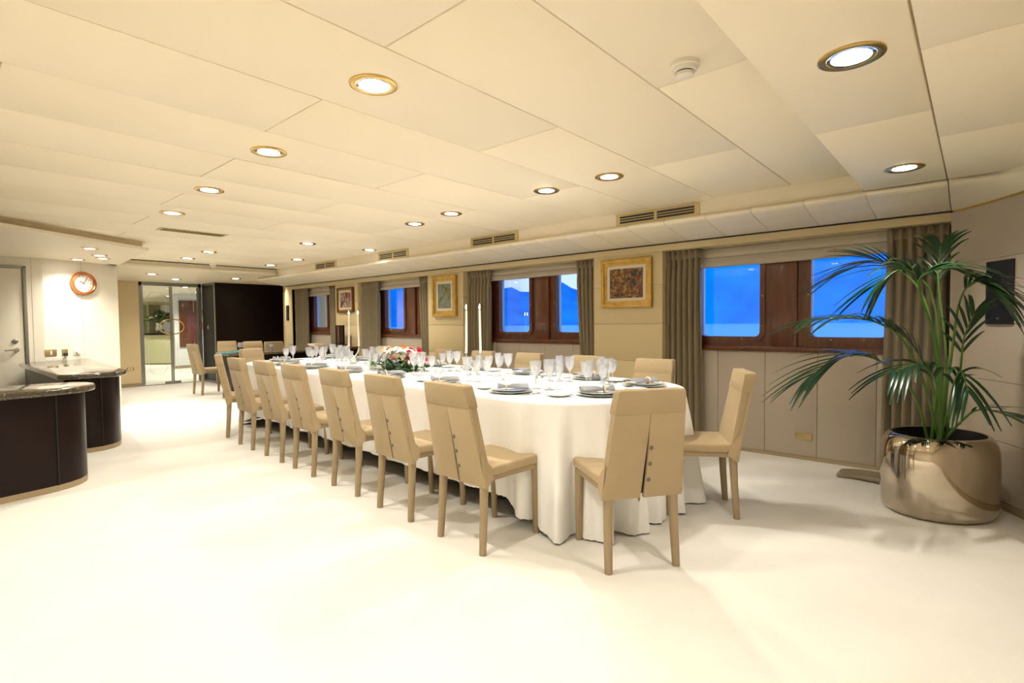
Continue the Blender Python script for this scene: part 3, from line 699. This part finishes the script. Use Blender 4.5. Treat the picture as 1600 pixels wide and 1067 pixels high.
for k, (x, y) in enumerate(((3.52, 9.35), (3.95, 9.75))):
    o = MB().box(-.20, .20, -.14, .14, 0, .004).build('placemat', 'teal'); o.location = (x, y, .7555); o.rotation_euler = (0, 0, .3*k); tag(o, ['teal placemat on far granite table, left one', 'teal placemat on far granite table, right one'][k], 'placemat', 'teal placemats')
# dark side cabinet against the far pillar
t = tag(empty('side_cabinet', (4.70, 7.95, 0)), 'dark wood side cabinet below the farthest painting', 'cabinet')
MB().box(-.20, .14, -.34, .75, .08, .80).build('body', 'dark_wood', t, bevel=.004); MB().box(-.23, .14, -.36, .78, .80, .84).build('cabinet_top', 'mahogany', t, bevel=.006)
for k in range(2): MB().box(-.206, -.198, -.31+.52*k, .19+.52*k, .12, .77).build('door', 'dark_wood', t, bevel=.002)
MB().box(-.17, .10, -.31, .72, 0, .08).build('plinth', 'dark_gap', t)
t = tag(empty('upright_screen', (4.70, 7.93, .84)), 'dark upright panel standing on the side cabinet', 'panel')
MB().box(-.015, .015, -.12, .12, .03, .35).build('panel', 'dark_wood', t, bevel=.004); MB().box(-.05, .05, -.14, .14, 0, .03).build('foot', 'dark_wood', t, bevel=.004); MB().box(-.019, -.014, -.01, .04, .05, .33).build('strip', 'mahogany', t)
for k, (m_, nm) in enumerate((('petal_orange', 'orange magazine at the bottom of the pile'), ('plate_rim', 'dark blue magazine in the middle of the pile'), ('stamen', 'yellow magazine on top of the pile'))):
    t = tag(empty('magazine', (4.62, 8.52+.03*k, .8405+.0125*k)), nm+' on the side cabinet', 'magazine', 'magazines on the side cabinet')
    MB().box(-.1, .1, -.115, .115, .001, .010).build('pages', 'porcelain_white', t); MB().box(-.101, .101, -.116, .116, .010, .012).build('cover', m_, t); MB().box(-.101, .101, -.116, .116, 0, .001).build('cover', m_, t)

# ------------------------------------------------------------------ long dining table and cloth
def T(u, v): p = E0+AX*u+NN*v; return (p.x, p.y)
def outline(hw, u0, u1, r, n):
    segs = []; P = []
    def arc(cu, cv, a0):
        for k in range(n+1):
            a = a0+PI/2*k/n; P.append((cu+r*math.cos(a), cv+r*math.sin(a)))
    arc(u1-r, hw-r, 0); arc(u0+r, hw-r, PI/2); arc(u0+r, -hw+r, PI); arc(u1-r, -hw+r, 1.5*PI)
    return P
t = tag(empty('dining_table', (*T(TL/2, 0), 0)), 'long dining table hidden under the white cloth', 'table')
MB().prism([(T(u, v)[0]-t.location.x, T(u, v)[1]-t.location.y) for u, v in outline(HW-.012, .012, TL-.012, .59, 10)], TZ-.04, TZ-.006).build('table_top', 'dark_wood', t)
for u in (.9, 2.75, 4.6):
    x, y = T(u, .05); MB().lathe([(.13, 0), (.13, .03), (.07, .08), (.07, .6), (.2, .708)], 20, (x-t.location.x, y-t.location.y, 0)).build('pedestal', 'dark_wood', t)
def cloth():
    P = outline(HW, 0, TL, .60, 24); D = [0]
    # resample by arc length
    L = []; tot = 0
    for i in range(len(P)):
        a = Vector(P[i]); b = Vector(P[(i+1) % len(P)]); L.append((b-a).length); tot += L[-1]
    N = 1300; pts_ = []; i = 0; acc = 0
    for k in range(N):
        s = tot*k/N
        while acc+L[i] < s: acc += L[i]; i += 1
        a = Vector(P[i]); b = Vector(P[(i+1) % len(P)]); pts_.append((a+(b-a)*((s-acc)/max(L[i], 1e-9)), s))
    m = MB(); NR = 15; rings = []
    cen = [(u, v) for u in (.38, TL-.38) for v in (-HW+.38, HW-.38)]
    for j in range(NR+1):
        ring = []
        for k in range(N):
            p, s = pts_[k]
            q0, q1 = pts_[k-1][0], pts_[(k+1) % N][0]; d = (q1-q0).normalized(); nrm = Vector((d.y, -d.x))
            c = Vector((TL/2, 0))
            if nrm.dot(p-c) < 0: nrm = -nrm
            wc_ = max(0, min(1, 1.2-min(abs((p-Vector((cu, cv))).length-0.0) for cu, cv in [(.176, -HW+.176), (.176, HW-.176), (TL-.176, -HW+.176), (TL-.176, HW-.176)])/.5))
            we_ = max(0, min(1, (.32-min(p.x, TL-p.x))/.2))
            wc_ = wc_*wc_*(3-2*wc_)
            side = 1-max(wc_, we_)
            hem = .135*side+.006+.004*math.sin(s*7)*side
            if j <= 3:
                a = PI/2*j/3; off = -.014+.014*math.sin(a); z = TZ-.014+.014*math.cos(a)
            else:
                f = (j-3)/(NR-3); z = (TZ-.014)*(1-f)+hem*f
                amp = .010*side+.080*wc_+.040*we_*(1-wc_)
                ph = s*(2*PI/.235)
                fold = math.sin(ph+.8*math.sin(s*2.1))+.45*math.sin(ph*1.9+1.3)
                base = (-.055 if p.y < 0 else -.115)*side+.045*wc_+.012*we_
                off = f**.9*(base+amp*fold*.8)
                if f > .99: z += .006*abs(math.sin(s*PI/.03))
            u, v = p.x+nrm.x*off, p.y+nrm.y*off
            x, y = T(u, v); ring.append((x, y, max(z, .004)))
        rings.append(ring)
    vs = [q for r in rings for q in r]; fs = [tuple(range(N))]
    for j in range(NR):
        for k in range(N): k2 = (k+1) % N; fs.append((j*N+k, j*N+k2, (j+1)*N+k2, (j+1)*N+k))
    return m.add(vs, fs)
tag(cloth().build('tablecloth', 'cloth_white', smooth='all'), 'white damask cloth with scalloped hem draped over the long table', 'tablecloth')

# ------------------------------------------------------------------ table settings
def proto_charger():
    t = empty('charger_plate')
    MB().lathe([(.08, 0), (.10, .004), (.135, .010), (.150, .013), (.1505, .0145), (.148, .0155), (.10, .008), (.001, .006)], 36).build('dish', 'porcelain', t, smooth=True)
    MB().lathe([(.1494, .0157), (.1503, .0160), (.1510, .0154)], 36, cap=False).build('rim_band', 'plate_rim', t, smooth=True); return t
def proto_plate():
    t = empty('dinner_plate')
    MB().lathe([(.07, .0), (.09, .004), (.122, .014), (.132, .017), (.132, .019), (.09, .010), (.001, .008)], 36).build('dish', 'porcelain_white', t, smooth=True)
    MB().lathe([(.1312, .0192), (.1322, .0197), (.1328, .0188)], 36, cap=False).build('rim_band', 'plate_rim', t, smooth=True); return t
def proto_bread():
    t = empty('bread_plate')
    MB().lathe([(.04, 0), (.05, .003), (.072, .009), (.076, .012), (.074, .013), (.05, .006), (.001, .005)], 28).build('dish', 'porcelain_white', t, smooth=True)
    MB().lathe([(.071, .0118), (.0755, .0134), (.077, .0122)], 28, cap=False).build('rim_band', 'plate_rim', t, smooth=True); return t
def proto_napkin():
    t = empty('napkin')
    def fn(u, v):      # pleated bundle along x, pinched by the ring near one end
        x = -.085+.20*u
        pin = 1-.72*math.exp(-((u-.28)/.16)**2); sp = (.022+.050*max(0, u-.28)+.02*max(0, .28-u)*3)*(.45+.55*pin)
        a = (v-.5)*2; y = a*sp*1.5
        z = .012+.030*pin*(1-a*a)**.5*(.9-.3*u)+.007*math.sin(v*PI*9)*(1-.5*pin)*(1 if abs(a) < .95 else .2)
        return (x, y, z)
    MB().grid(fn, 18, 36).build('pleated_cloth', 'napkin', t, smooth='all', solid=.004)
    MB().tube([(-.030+.0*k, .030*math.cos(2*PI*k/16), .022+.020*math.sin(2*PI*k/16)) for k in range(17)], .006, 6, cap=False).build('napkin_ring', 'napkin_ring', t, smooth=True)
    return t
def proto_glass(name, h, r, rb, bowl0):
    t = empty(name)
    br = h-bowl0
    MB().lathe([(.006, bowl0), (r*.55, bowl0+br*.18), (r*.82, bowl0+br*.45), (r*.97, bowl0+br*.8), (r, h), (r-.0018, h), (r*.95-.002, bowl0+br*.8), (r*.8-.002, bowl0+br*.45), (r*.5, bowl0+br*.2), (.001, bowl0+.006)], 20, cap=False).build('bowl', 'crystal', t, smooth=True)
    MB().lathe([(rb, 0), (rb, .002), (.012, .006), (.0045, .014), (.0042, bowl0*.6), (.007, bowl0*.8), (.006, bowl0+.004)], 18).build('stem', 'crystal', t, smooth=True)
    return t
def proto_fork(name='fork'):
    t = empty(name)
    MB().prism([(-.004, -.09), (.004, -.09), (.0028, .02), (-.0028, .02)], .002, .0045).build('handle', 'silver', t)
    m = MB().prism([(-.003, .02), (.003, .02), (.011, .045), (.011, .06), (-.011, .06), (-.011, .045)], .002, .004)
    for k in range(4): m.box(-.011+.0063*k, -.008+.0063*k, .06, .098, .003, .0045)
    m.build('tines', 'silver', t); return t
def proto_knife():
    t = empty('knife')
    MB().box(-.005, .005, -.10, -.005, .002, .008).build('handle', 'silver', t, bevel=.002); MB().prism([(-.006, -.005), (.007, -.005), (.009, .08), (.003, .115), (-.006, .09)], .003, .0045).build('blade', 'silver', t); return t
PR = {'charger': proto_charger(), 'plate': proto_plate(), 'bread': proto_bread(), 'napkin': proto_napkin(),
      'water': proto_glass('water_goblet', .190, .041, .036, .080), 'wine': proto_glass('wine_glass', .168, .037, .034, .074), 'flute': proto_glass('champagne_glass', .198, .029, .031, .078),
      'fork': proto_fork(), 'knife': proto_knife()}
bpy.context.view_layer.update()
for p in PR.values(): index_tree(p)
US = set()
def put(kind, x, y, z, rz, label, cat, group):
    o = PR[kind] if kind not in US else copy_tree(PR[kind]); US.add(kind)
    o.location = (x, y, z); o.rotation_euler = (0, 0, rz); tag(o, label, cat, group); return o
def setting(px, py, fx, fy, where, rot):
    f = Vector((fx, fy)).normalized(); r = Vector((f.y, -f.x)); P = Vector((px, py)); rz = math.atan2(f.y, f.x)-PI/2
    z = TZ+.0012
    put('charger', px, py, z, rz, 'wide pale green charger plate '+where, 'plate', 'charger plates')
    put('plate', px, py, z+.0078, rz, 'white dinner plate under napkin '+where, 'plate', 'dinner plates')
    put('napkin', px, py, z+.018, rot, 'grey pleated napkin with ring '+where, 'napkin', 'grey napkins')
    b = P-r*.255+f*.02; put('bread', b.x, b.y, z, 0, 'small bread plate '+where, 'plate', 'bread plates')
    for k, (d, s) in enumerate(((.168, -1), (.195, -1))):
        q = P+r*d*s; put('fork', q.x, q.y, z-.0015, rz, ['inner', 'outer'][k]+' silver fork '+where, 'fork', 'forks')
    for k, d in enumerate((.170, .195)):
        q = P+r*d; put('knife', q.x, q.y, z-.0015, rz, ['inner', 'outer'][k]+' silver knife '+where, 'knife', 'knives')
    for kind, a, b_, nm in (('water', .245, .0, 'large crystal water goblet '), ('wine', .25, .105, 'crystal wine glass '), ('flute', .315, .045, 'slim crystal champagne glass '), ('wine', .32, .15, 'rear crystal wine glass ')):
        q = P+f*(a+random.uniform(-.01, .01))+r*(b_+random.uniform(-.01, .01)); put(kind, q.x, q.y, z, random.uniform(0, 6), nm+where, 'glass', 'crystal glasses')
ny_ = [2.24, 2.96, 3.70, 4.42, 5.12, 5.82]
for i, y in enumerate(ny_):
    u = (y-E0.y)/AX.y; x, y2 = T(u, -HW+.26); setting(x, y2, NN.x, NN.y, 'at the %s aisle-side place' % ORD[i], -.5+random.uniform(-.35, .25))
fyy = [2.33, 3.0, 3.68, 4.36, 5.08, 5.82]
for i, y in enumerate(fyy):
    u = (y-E0.y)/AX.y; x, y2 = T(u, HW-.25); setting(x, y2, -NN.x, -NN.y, 'at the %s window-side place' % ORD[i], 2.5+random.uniform(-.4, .4))
setting(2.79, 1.74, .62, .78, 'at the near end place behind front chair', 2.3)
setting(3.37, 1.74, -.35, .94, 'at the near end place facing the planter chair', 2.6)
setting(3.05, 6.55, .2, -.98, 'at the far end place by the aisle', -.4)
setting(3.70, 6.55, -.25, -.97, 'at the far end place by the windows', -.6)

# candelabra
def candelabrum(x, y, rz, label, wch):
    t = tag(empty('candelabrum', (x, y, TZ+.001), rz), label, 'candle holder', 'silver candelabra')
    for s in (-1, 1):
        MB().tube([(s*.062, 0, .198), (s*.060, 0, .16), (s*.042, 0, .11), (s*.010, 0, .070), (-s*.014, 0, .045), (-s*.024, 0, .022), (-s*.034, 0, .006)], [.007, .008, .008, .009, .008, .007, .006], 10).build('arm', 'silver', t, smooth=True)
        MB().lathe([(.004, .19), (.016, .196), (.018, .202), (.010, .206), (.010, .214)], 16, (s*.062, 0, 0)).build('candle_cup', 'silver', t, smooth=True)
        MB().lathe([(.026, 0), (.026, .004), (.008, .010)], 18, (-s*.034, 0, 0)).build('foot', 'silver', t, smooth=True)
        p = t.matrix_basis @ Vector((s*.062, 0, .2062)) if False else Vector((x+math.cos(rz)*s*.062, y+math.sin(rz)*s*.062, TZ+.2075))
        c = tag(empty('taper_candle', p), ('left' if s < 0 else 'right')+' lit white taper candle in the '+wch, 'candle', 'taper candles')
        MB().tube([(0, 0, .0), (-.004*s, 0, .18), (-.006*s, 0, .355)], [.0115, .0105, .009], 12).build('wax', 'wax', c, smooth=True)
        MB().tube([(-.006*s, 0, .353), (-.006*s, 0, .366)], .0014, 6).build('wick', 'dark_gap', c)
        MB().lathe([(.001, .362), (.006, .372), (.0065, .380), (.004, .392), (.0005, .408)], 10, (-.006*s, 0, 0)).build('flame', 'flame', c, smooth=True)
candelabrum(3.215, 3.275, -.85, 'silver U-shaped two candle holder right of the flowers', 'nearer candelabrum')
candelabrum(3.50, 5.60, -.95, 'silver U-shaped two candle holder left of the flowers', 'farther candelabrum')
# votives, salt and pepper
for i, (x, y, w_) in enumerate(((3.08, 2.78, 'right of the nearer candelabrum'), (3.10, 3.60, 'between nearer candelabrum and flowers'), (3.30, 5.30, 'left of the flowers'), (3.32, 6.1, 'near the far end of table'))):
    t = tag(empty('votive_holder', (x, y, TZ+.001)), 'small glass votive candle holder '+w_, 'candle holder', 'votive holders')
    MB().lathe([(.032, 0), (.036, .02), (.035, .05), (.033, .05), (.033, .02), (.001, .006)], 18, cap=False).build('cup', 'crystal', t, smooth=True)
    MB().lathe([(.026, .006), (.026, .032), (.001, .033)], 16).build('wax', 'wax', t); MB().lathe([(.0005, .034), (.004, .040), (.0005, .052)], 8).build('flame', 'flame', t, smooth=True)
for i, (x, y, w_) in enumerate(((3.40, 2.78, 'behind the nearest crystal glasses'), (3.02, 2.42, 'in front of the nearest crystal glasses'), (3.30, 3.52, 'beside the nearer candelabrum'), (3.42, 6.25, 'toward far table end'))):
    for k in range(2):
        t = tag(empty('salt_shaker' if k else 'pepper_shaker', (x+.028*k, y-.028*k, TZ+.001)), ('silver capped salt shaker ' if k else 'silver capped pepper shaker ')+w_, 'shaker', 'salt and pepper shakers')
        MB().lathe([(.013, 0), (.014, .01), (.010, .04)], 14).build('body', 'crystal', t, smooth=True); MB().lathe([(.0105, .04), (.011, .05), (.006, .060), (.001, .061)], 14).build('cap', 'silver', t, smooth=True)

# flower centrepiece
fx_, fy2 = T(2.84, -.02)
fl = tag(empty('flower_arrangement', (fx_, fy2, TZ+.001), math.atan2(AX.y, AX.x)), 'low arrangement of white lilies, pink roses and greenery on the table', 'flowers')
MB().lathe([(.16, 0), (.18, .03), (.15, .05)], 24, sxy=(1.5, .7)).build('dish', 'leaf', fl, smooth=True)
def leafmesh(c, d, L, W, m):
    d = d.normalized(); s = d.cross(Vector((0, 0, 1)));
    if s.length < .1: s = Vector((1, 0, 0))
    s.normalize(); n = s.cross(d)
    m.add([c, c+d*L*.35+s*W-n*.004, c+d*L*.35+n*.006, c+d*L*.35-s*W-n*.004, c+d*L-n*L*.25, c+d*L*.7+s*W*.7-n*L*.08, c+d*L*.7-s*W*.7-n*L*.08], [(0, 1, 2), (0, 2, 3), (1, 5, 2), (2, 6, 3), (2, 5, 4), (2, 4, 6)])
for k in range(110):
    a = random.uniform(0, 2*PI); q = random.random()**.5; x = .42*q*math.cos(a); y = .15*q*math.sin(a); z = .02+.11*(1-q*q)*random.random()
    m = MB(); leafmesh(Vector((x, y, z)), Vector((math.cos(a)*.9, math.sin(a), random.uniform(-.1, .9))), random.uniform(.06, .11), random.uniform(.014, .024), m)
    m.build('leaf', 'leaf_light' if k % 3 else 'leaf', fl, smooth='all')
def rose(x, y, z, r, mt):
    m = MB()
    for ring, (rr_, n, up) in enumerate(((.25, 3, 1.0), (.55, 4, .9), (.95, 5, .65), (1.15, 5, .35))):
        for k in range(n):
            a0 = 2*PI*k/n+ring*.6
            def fn(u, v): 
                a = a0+(u-.5)*2*PI/n*1.35; R = r*rr_*(.45+.6*v*(1.1-.15*math.cos((u-.5)*PI))); return (x+R*math.cos(a), y+R*math.sin(a), z+r*up*v*(1-.25*(2*u-1)**2)-.15*r*ring*v*v)
            m.grid(fn, 4, 3)
    return m.build('rose', mt, fl, smooth='all')
def lily(x, y, z, d, L):
    d = Vector(d).normalized(); a = d.orthogonal().normalized(); b = d.cross(a); m = MB()
    for k in range(6):
        t_ = 2*PI*k/6; o = a*math.cos(t_)+b*math.sin(t_); s = d.cross(o)
        def fn(u, v):
            wv = L*.24*math.sin(PI*min(.98, v*.92+.06))**.8*(1 if k % 2 else .75); ax = d*L*(.75*v-.42*v*v*v)+o*L*(.16*v+.75*v*v)
            p = Vector((x, y, z))+ax+s*(u-.5)*2*wv-d*L*.04*abs(u-.5)*2*0+o*0; return tuple(p)
        m.grid(fn, 4, 7)
    f = m.build('lily', 'petal_white', fl, smooth='all')
    st = MB()
    for k in range(6):
        t_ = 2*PI*k/6+.3; o = a*math.cos(t_)+b*math.sin(t_); c = Vector((x, y, z)); st.tube([c, c+d*L*.5+o*L*.12, c+d*L*.62+o*L*.2], [.0012, .0012, .0035], 5)
    st.build('stamens', 'stamen', f)
for (x, y, z, d, L) in ((-.22, -.10, .11, (-.3, -1, .7), .115), (-.10, -.13, .10, (.1, -1, .6), .11), (.02, -.06, .16, (.2, -.6, 1), .10), (-.30, .02, .13, (-1, -.3, .8), .10), (.14, -.05, .15, (.3, -.7, 1), .10), (-.02, .08, .17, (0, .4, 1), .10), (.22, .06, .14, (.5, .5, .9), .095), (-.16, .06, .17, (-.2, .2, 1), .1), (.10, .10, .16, (.1, .7, .8), .1)): lily(x, y, z, d, L)
for (x, y, z, r, c) in ((-.05, -.10, .155, .034, 'petal_pink'), (-.27, -.04, .165, .034, 'petal_pink'), (.10, -.16, .065, .034, 'petal_pink'), (.34, -.07, .10, .030, 'petal_pink'), (.28, -.12, .06, .026, 'petal_pink'), (-.37, -.05, .08, .026, 'petal_pink'), (.03, -.14, .12, .028, 'petal_orange'), (.16, -.15, .03, .024, 'petal_orange'), (.20, .0, .18, .024, 'petal_pink'), (-.12, .02, .20, .024, 'petal_orange')): rose(x, y, z+.022, r*1.3, c)
for k in range(26):
    a = random.uniform(0, 2*PI); q = random.uniform(.5, 1); x, y = .42*q*math.cos(a), .18*q*math.sin(a); z = .04+.14*(1-q)*1.4+random.uniform(0, .04)
    MB().lathe([(.002, 0), (.011, .010), (.012, .020), (.006, .032), (.001, .036)], 10, (x, y, z)).build('bud', ['petal_white', 'petal_green', 'petal_white'][k % 3], fl, smooth=True)
# small things on the far granite table
t = tag(empty('brandy_glass', (3.62, 9.2, .7555)), 'round amber brandy glass on the far granite table', 'glass')
MB().lathe([(.03, 0), (.03, .003), (.004, .01), (.004, .05), (.03, .07), (.045, .10), (.04, .15), (.036, .165)], 20, cap=False).build('bowl', 'crystal', t, smooth=True); MB().lathe([(.005, .055), (.03, .072), (.038, .085), (.001, .086)], 18).build('drink', 'copper', t)
for k, (x, y) in enumerate(((4.35, 9.7), (4.62, 9.5))):
    t = tag(empty('tumbler', (x, y, .7555)), ['blue tinted tumbler on far granite table', 'clear tumbler at right of far granite table'][k], 'glass')
    MB().lathe([(.028, 0), (.034, .10), (.032, .10), (.026, .01), (.001, .008)], 18, cap=False).build('cup', 'crystal', t, smooth=True)
    MB().lathe([(.026, .010), (.029, .05), (.001, .051)], 16).build('water', 'plate_rim' if k == 0 else 'porcelain', t)

# ------------------------------------------------------------------ planter with palm
PC = Vector((4.20, .170))
t = tag(empty('planter', (PC.x, PC.y, 0), math.radians(-42)), 'mirror polished oval metal planter in the near right corner', 'planter')
pr_ = [(.24, .0), (.268, .006), (.288, .022), (.299, .05), (.304, .10), (.306, .2), (.306, .34), (.302, .40), (.293, .44), (.277, .470), (.258, .488), (.246, .492), (.241, .488)]
MB().lathe(pr_, 64, sxy=(1.03, .90), cap=False).build('pot', 'planter_metal', t, smooth='all'); MB().lathe([(.2415, .487), (.240, .46), (.238, .40)], 48, sxy=(1.03, .90), cap=False).build('liner', 'black', t, smooth='all'); MB().lathe([(.239, .40), (.2, .41), (.001, .42)], 40, sxy=(1.03, .90), cap=False).build('soil', 'soil', t)  # black liner added: the dark inside of the pot put into its colour
pm = tag(empty('palm', (PC.x, PC.y, .41)), 'tall green kentia palm growing in the metal planter', 'plant')
D0 = fw.dot(Vector((PC.x, PC.y, CH))-Vector((0, 0, CH)))
def frond(pl, n=16, leafL=.30, start=.52, droop=.5, dz=(0, 0), wd_=.016, mt='leaf'):
    # pl: stem pixels, dz: depth offset at base and tip
    P = [at_depth(x, y, D0+dz[0]+(dz[1]-dz[0])*k/(len(pl)-1)) for k, (x, y) in enumerate(pl)]
    P[0] = Vector((PC.x+random.uniform(-.05, .05), PC.y+random.uniform(-.05, .05), .41))
    C = []
    def cat(p0, p1, p2, p3, t): return .5*((2*p1)+(p2-p0)*t+(2*p0-5*p1+4*p2-p3)*t*t+(3*p1-p0-3*p2+p3)*t**3)
    for k in range(len(P)-1):
        for q in range(8): C.append(cat(P[max(k-1, 0)], P[k], P[k+1], P[min(k+2, len(P)-1)], q/8))
    C.append(P[-1]); o = Vector((PC.x, PC.y, .41)); C = [c-o for c in C]
    fr = MB().tube(C, [.010*(1-.75*k/len(C)) for k in range(len(C))], 6).build('frond_stem', 'stem', pm, smooth=True)
    m = MB(); N = len(C); n = max(7, int(n*.72)); leafL *= 1.30; droop *= .62
    for k in range(n):
        s = start+(1-start)*k/(n-1); i = min(N-2, int(s*(N-1))); c = C[i].lerp(C[i+1], s*(N-1)-i); d = (C[i+1]-C[i]).normalized()
        side = d.cross(Vector((0, 0, 1)));  side = side.normalized() if side.length > .05 else rr.copy()
        up = side.cross(d)
        L = leafL*(.55+.75*math.sin(PI*(.18+.72*k/(n-1))))*random.uniform(.85, 1.12)
        for sg in (1, -1):
            dirn = (side*sg*.62+d*(.80+.6*s)+up*.14+Vector((0, 0, random.uniform(-.05, .12)))).normalized(); wv = dirn.cross(up).normalized()
            prev = None; vs = []; K = 6
            for j in range(K+1):
                f = j/K; q = c+dirn*L*f+Vector((0, 0, -droop*L*f*f*1.1)); W = wd_*(math.sin(PI*min(.97, .12+.80*f))**.8)*(1-.35*f)
                vs += [q-wv*W, q+up*W*.35, q+wv*W]
            fs = []
            for j in range(K):
                a = j*3; fs += [(a, a+1, a+4, a+3), (a+1, a+2, a+5, a+4)]
            m.add(vs, fs)
    m.build('leaflets', mt, fr, smooth='all')
frond([(1478, 690), (1462, 560), (1438, 455), (1375, 408), (1318, 425)], 17, .26, .60, .35, (0, .25))
frond([(1476, 690), (1468, 560), (1440, 465), (1440, 432), (1490, 418), (1545, 440)], 15, .24, .55, .85, (0, -.30), mt='leaf')
frond([(1482, 690), (1478, 560), (1466, 440), (1470, 385)], 11, .19, .66, .5, (0, .22), wd_=.012)
frond([(1472, 690), (1440, 590), (1400, 520), (1340, 497), (1275, 500)], 16, .24, .50, .5, (0, -.10))
frond([(1470, 690), (1430, 620), (1385, 570), (1330, 555), (1270, 585)], 16, .24, .55, .5, (0, -.05))
frond([(1486, 690), (1496, 600), (1506, 530), (1522, 490)], 10, .17, .55, .4, (0, -.22), wd_=.011)
frond([(1488, 690), (1500, 660), (1530, 640), (1575, 648)], 9, .12, .55, .3, (0, -.35), wd_=.013)
frond([(1474, 690), (1466, 610), (1440, 570), (1400, 580)], 12, .20, .45, .7, (0, -.22))
frond([(1482, 690), (1486, 560), (1500, 470), (1525, 440), (1562, 458)], 13, .17, .60, .6, (0, -.40), wd_=.012)
frond([(1480, 690), (1486, 620), (1500, 580), (1512, 610)], 11, .16, .45, .8, (0, -.30), wd_=.012)
frond([(1478, 690), (1468, 560), (1455, 460), (1415, 420), (1378, 440)], 14, .24, .60, .5, (0, -.05))
frond([(1476, 690), (1455, 600), (1430, 545), (1405, 520)], 10, .20, .5, .4, (0, .15))

# ------------------------------------------------------------------ outside: sea and hills
tag(MB().box(5.6, 3000, -2500, 2500, -3.6, -3.5).build('sea', 'sea'), 'calm blue sea outside the windows at dusk', 'sea', kind='stuff')
def hill():
    m = MB(); n = 120; vs = []; fs = []
    for k in range(n+1):
        a = math.radians(-10+110*k/n)       # bearing from +X towards +Y
        g = math.degrees(a); el = 4.0+13*max(0, min(1, (31-g)/8))+7*max(0, min(1, (g-44)/5))+.35*math.sin(g*.9)+.25*math.sin(g*2.3+1)
        for r_, f in ((900, -.01), (1000, .45), (1250, 1.0), (1700, .9)):
            vs.append((r_*math.cos(a), r_*math.sin(a), -3.5+r_*math.tan(math.radians(el))*f if f > 0 else -6))
    for k in range(n):
        for j in range(3): fs.append((k*4+j, (k+1)*4+j, (k+1)*4+j+1, k*4+j+1))
    return m.add(vs, fs)
tag(hill().build('hill', 'hill', smooth='all'), 'long haze-blue hillside across the water outside the windows', 'hill')
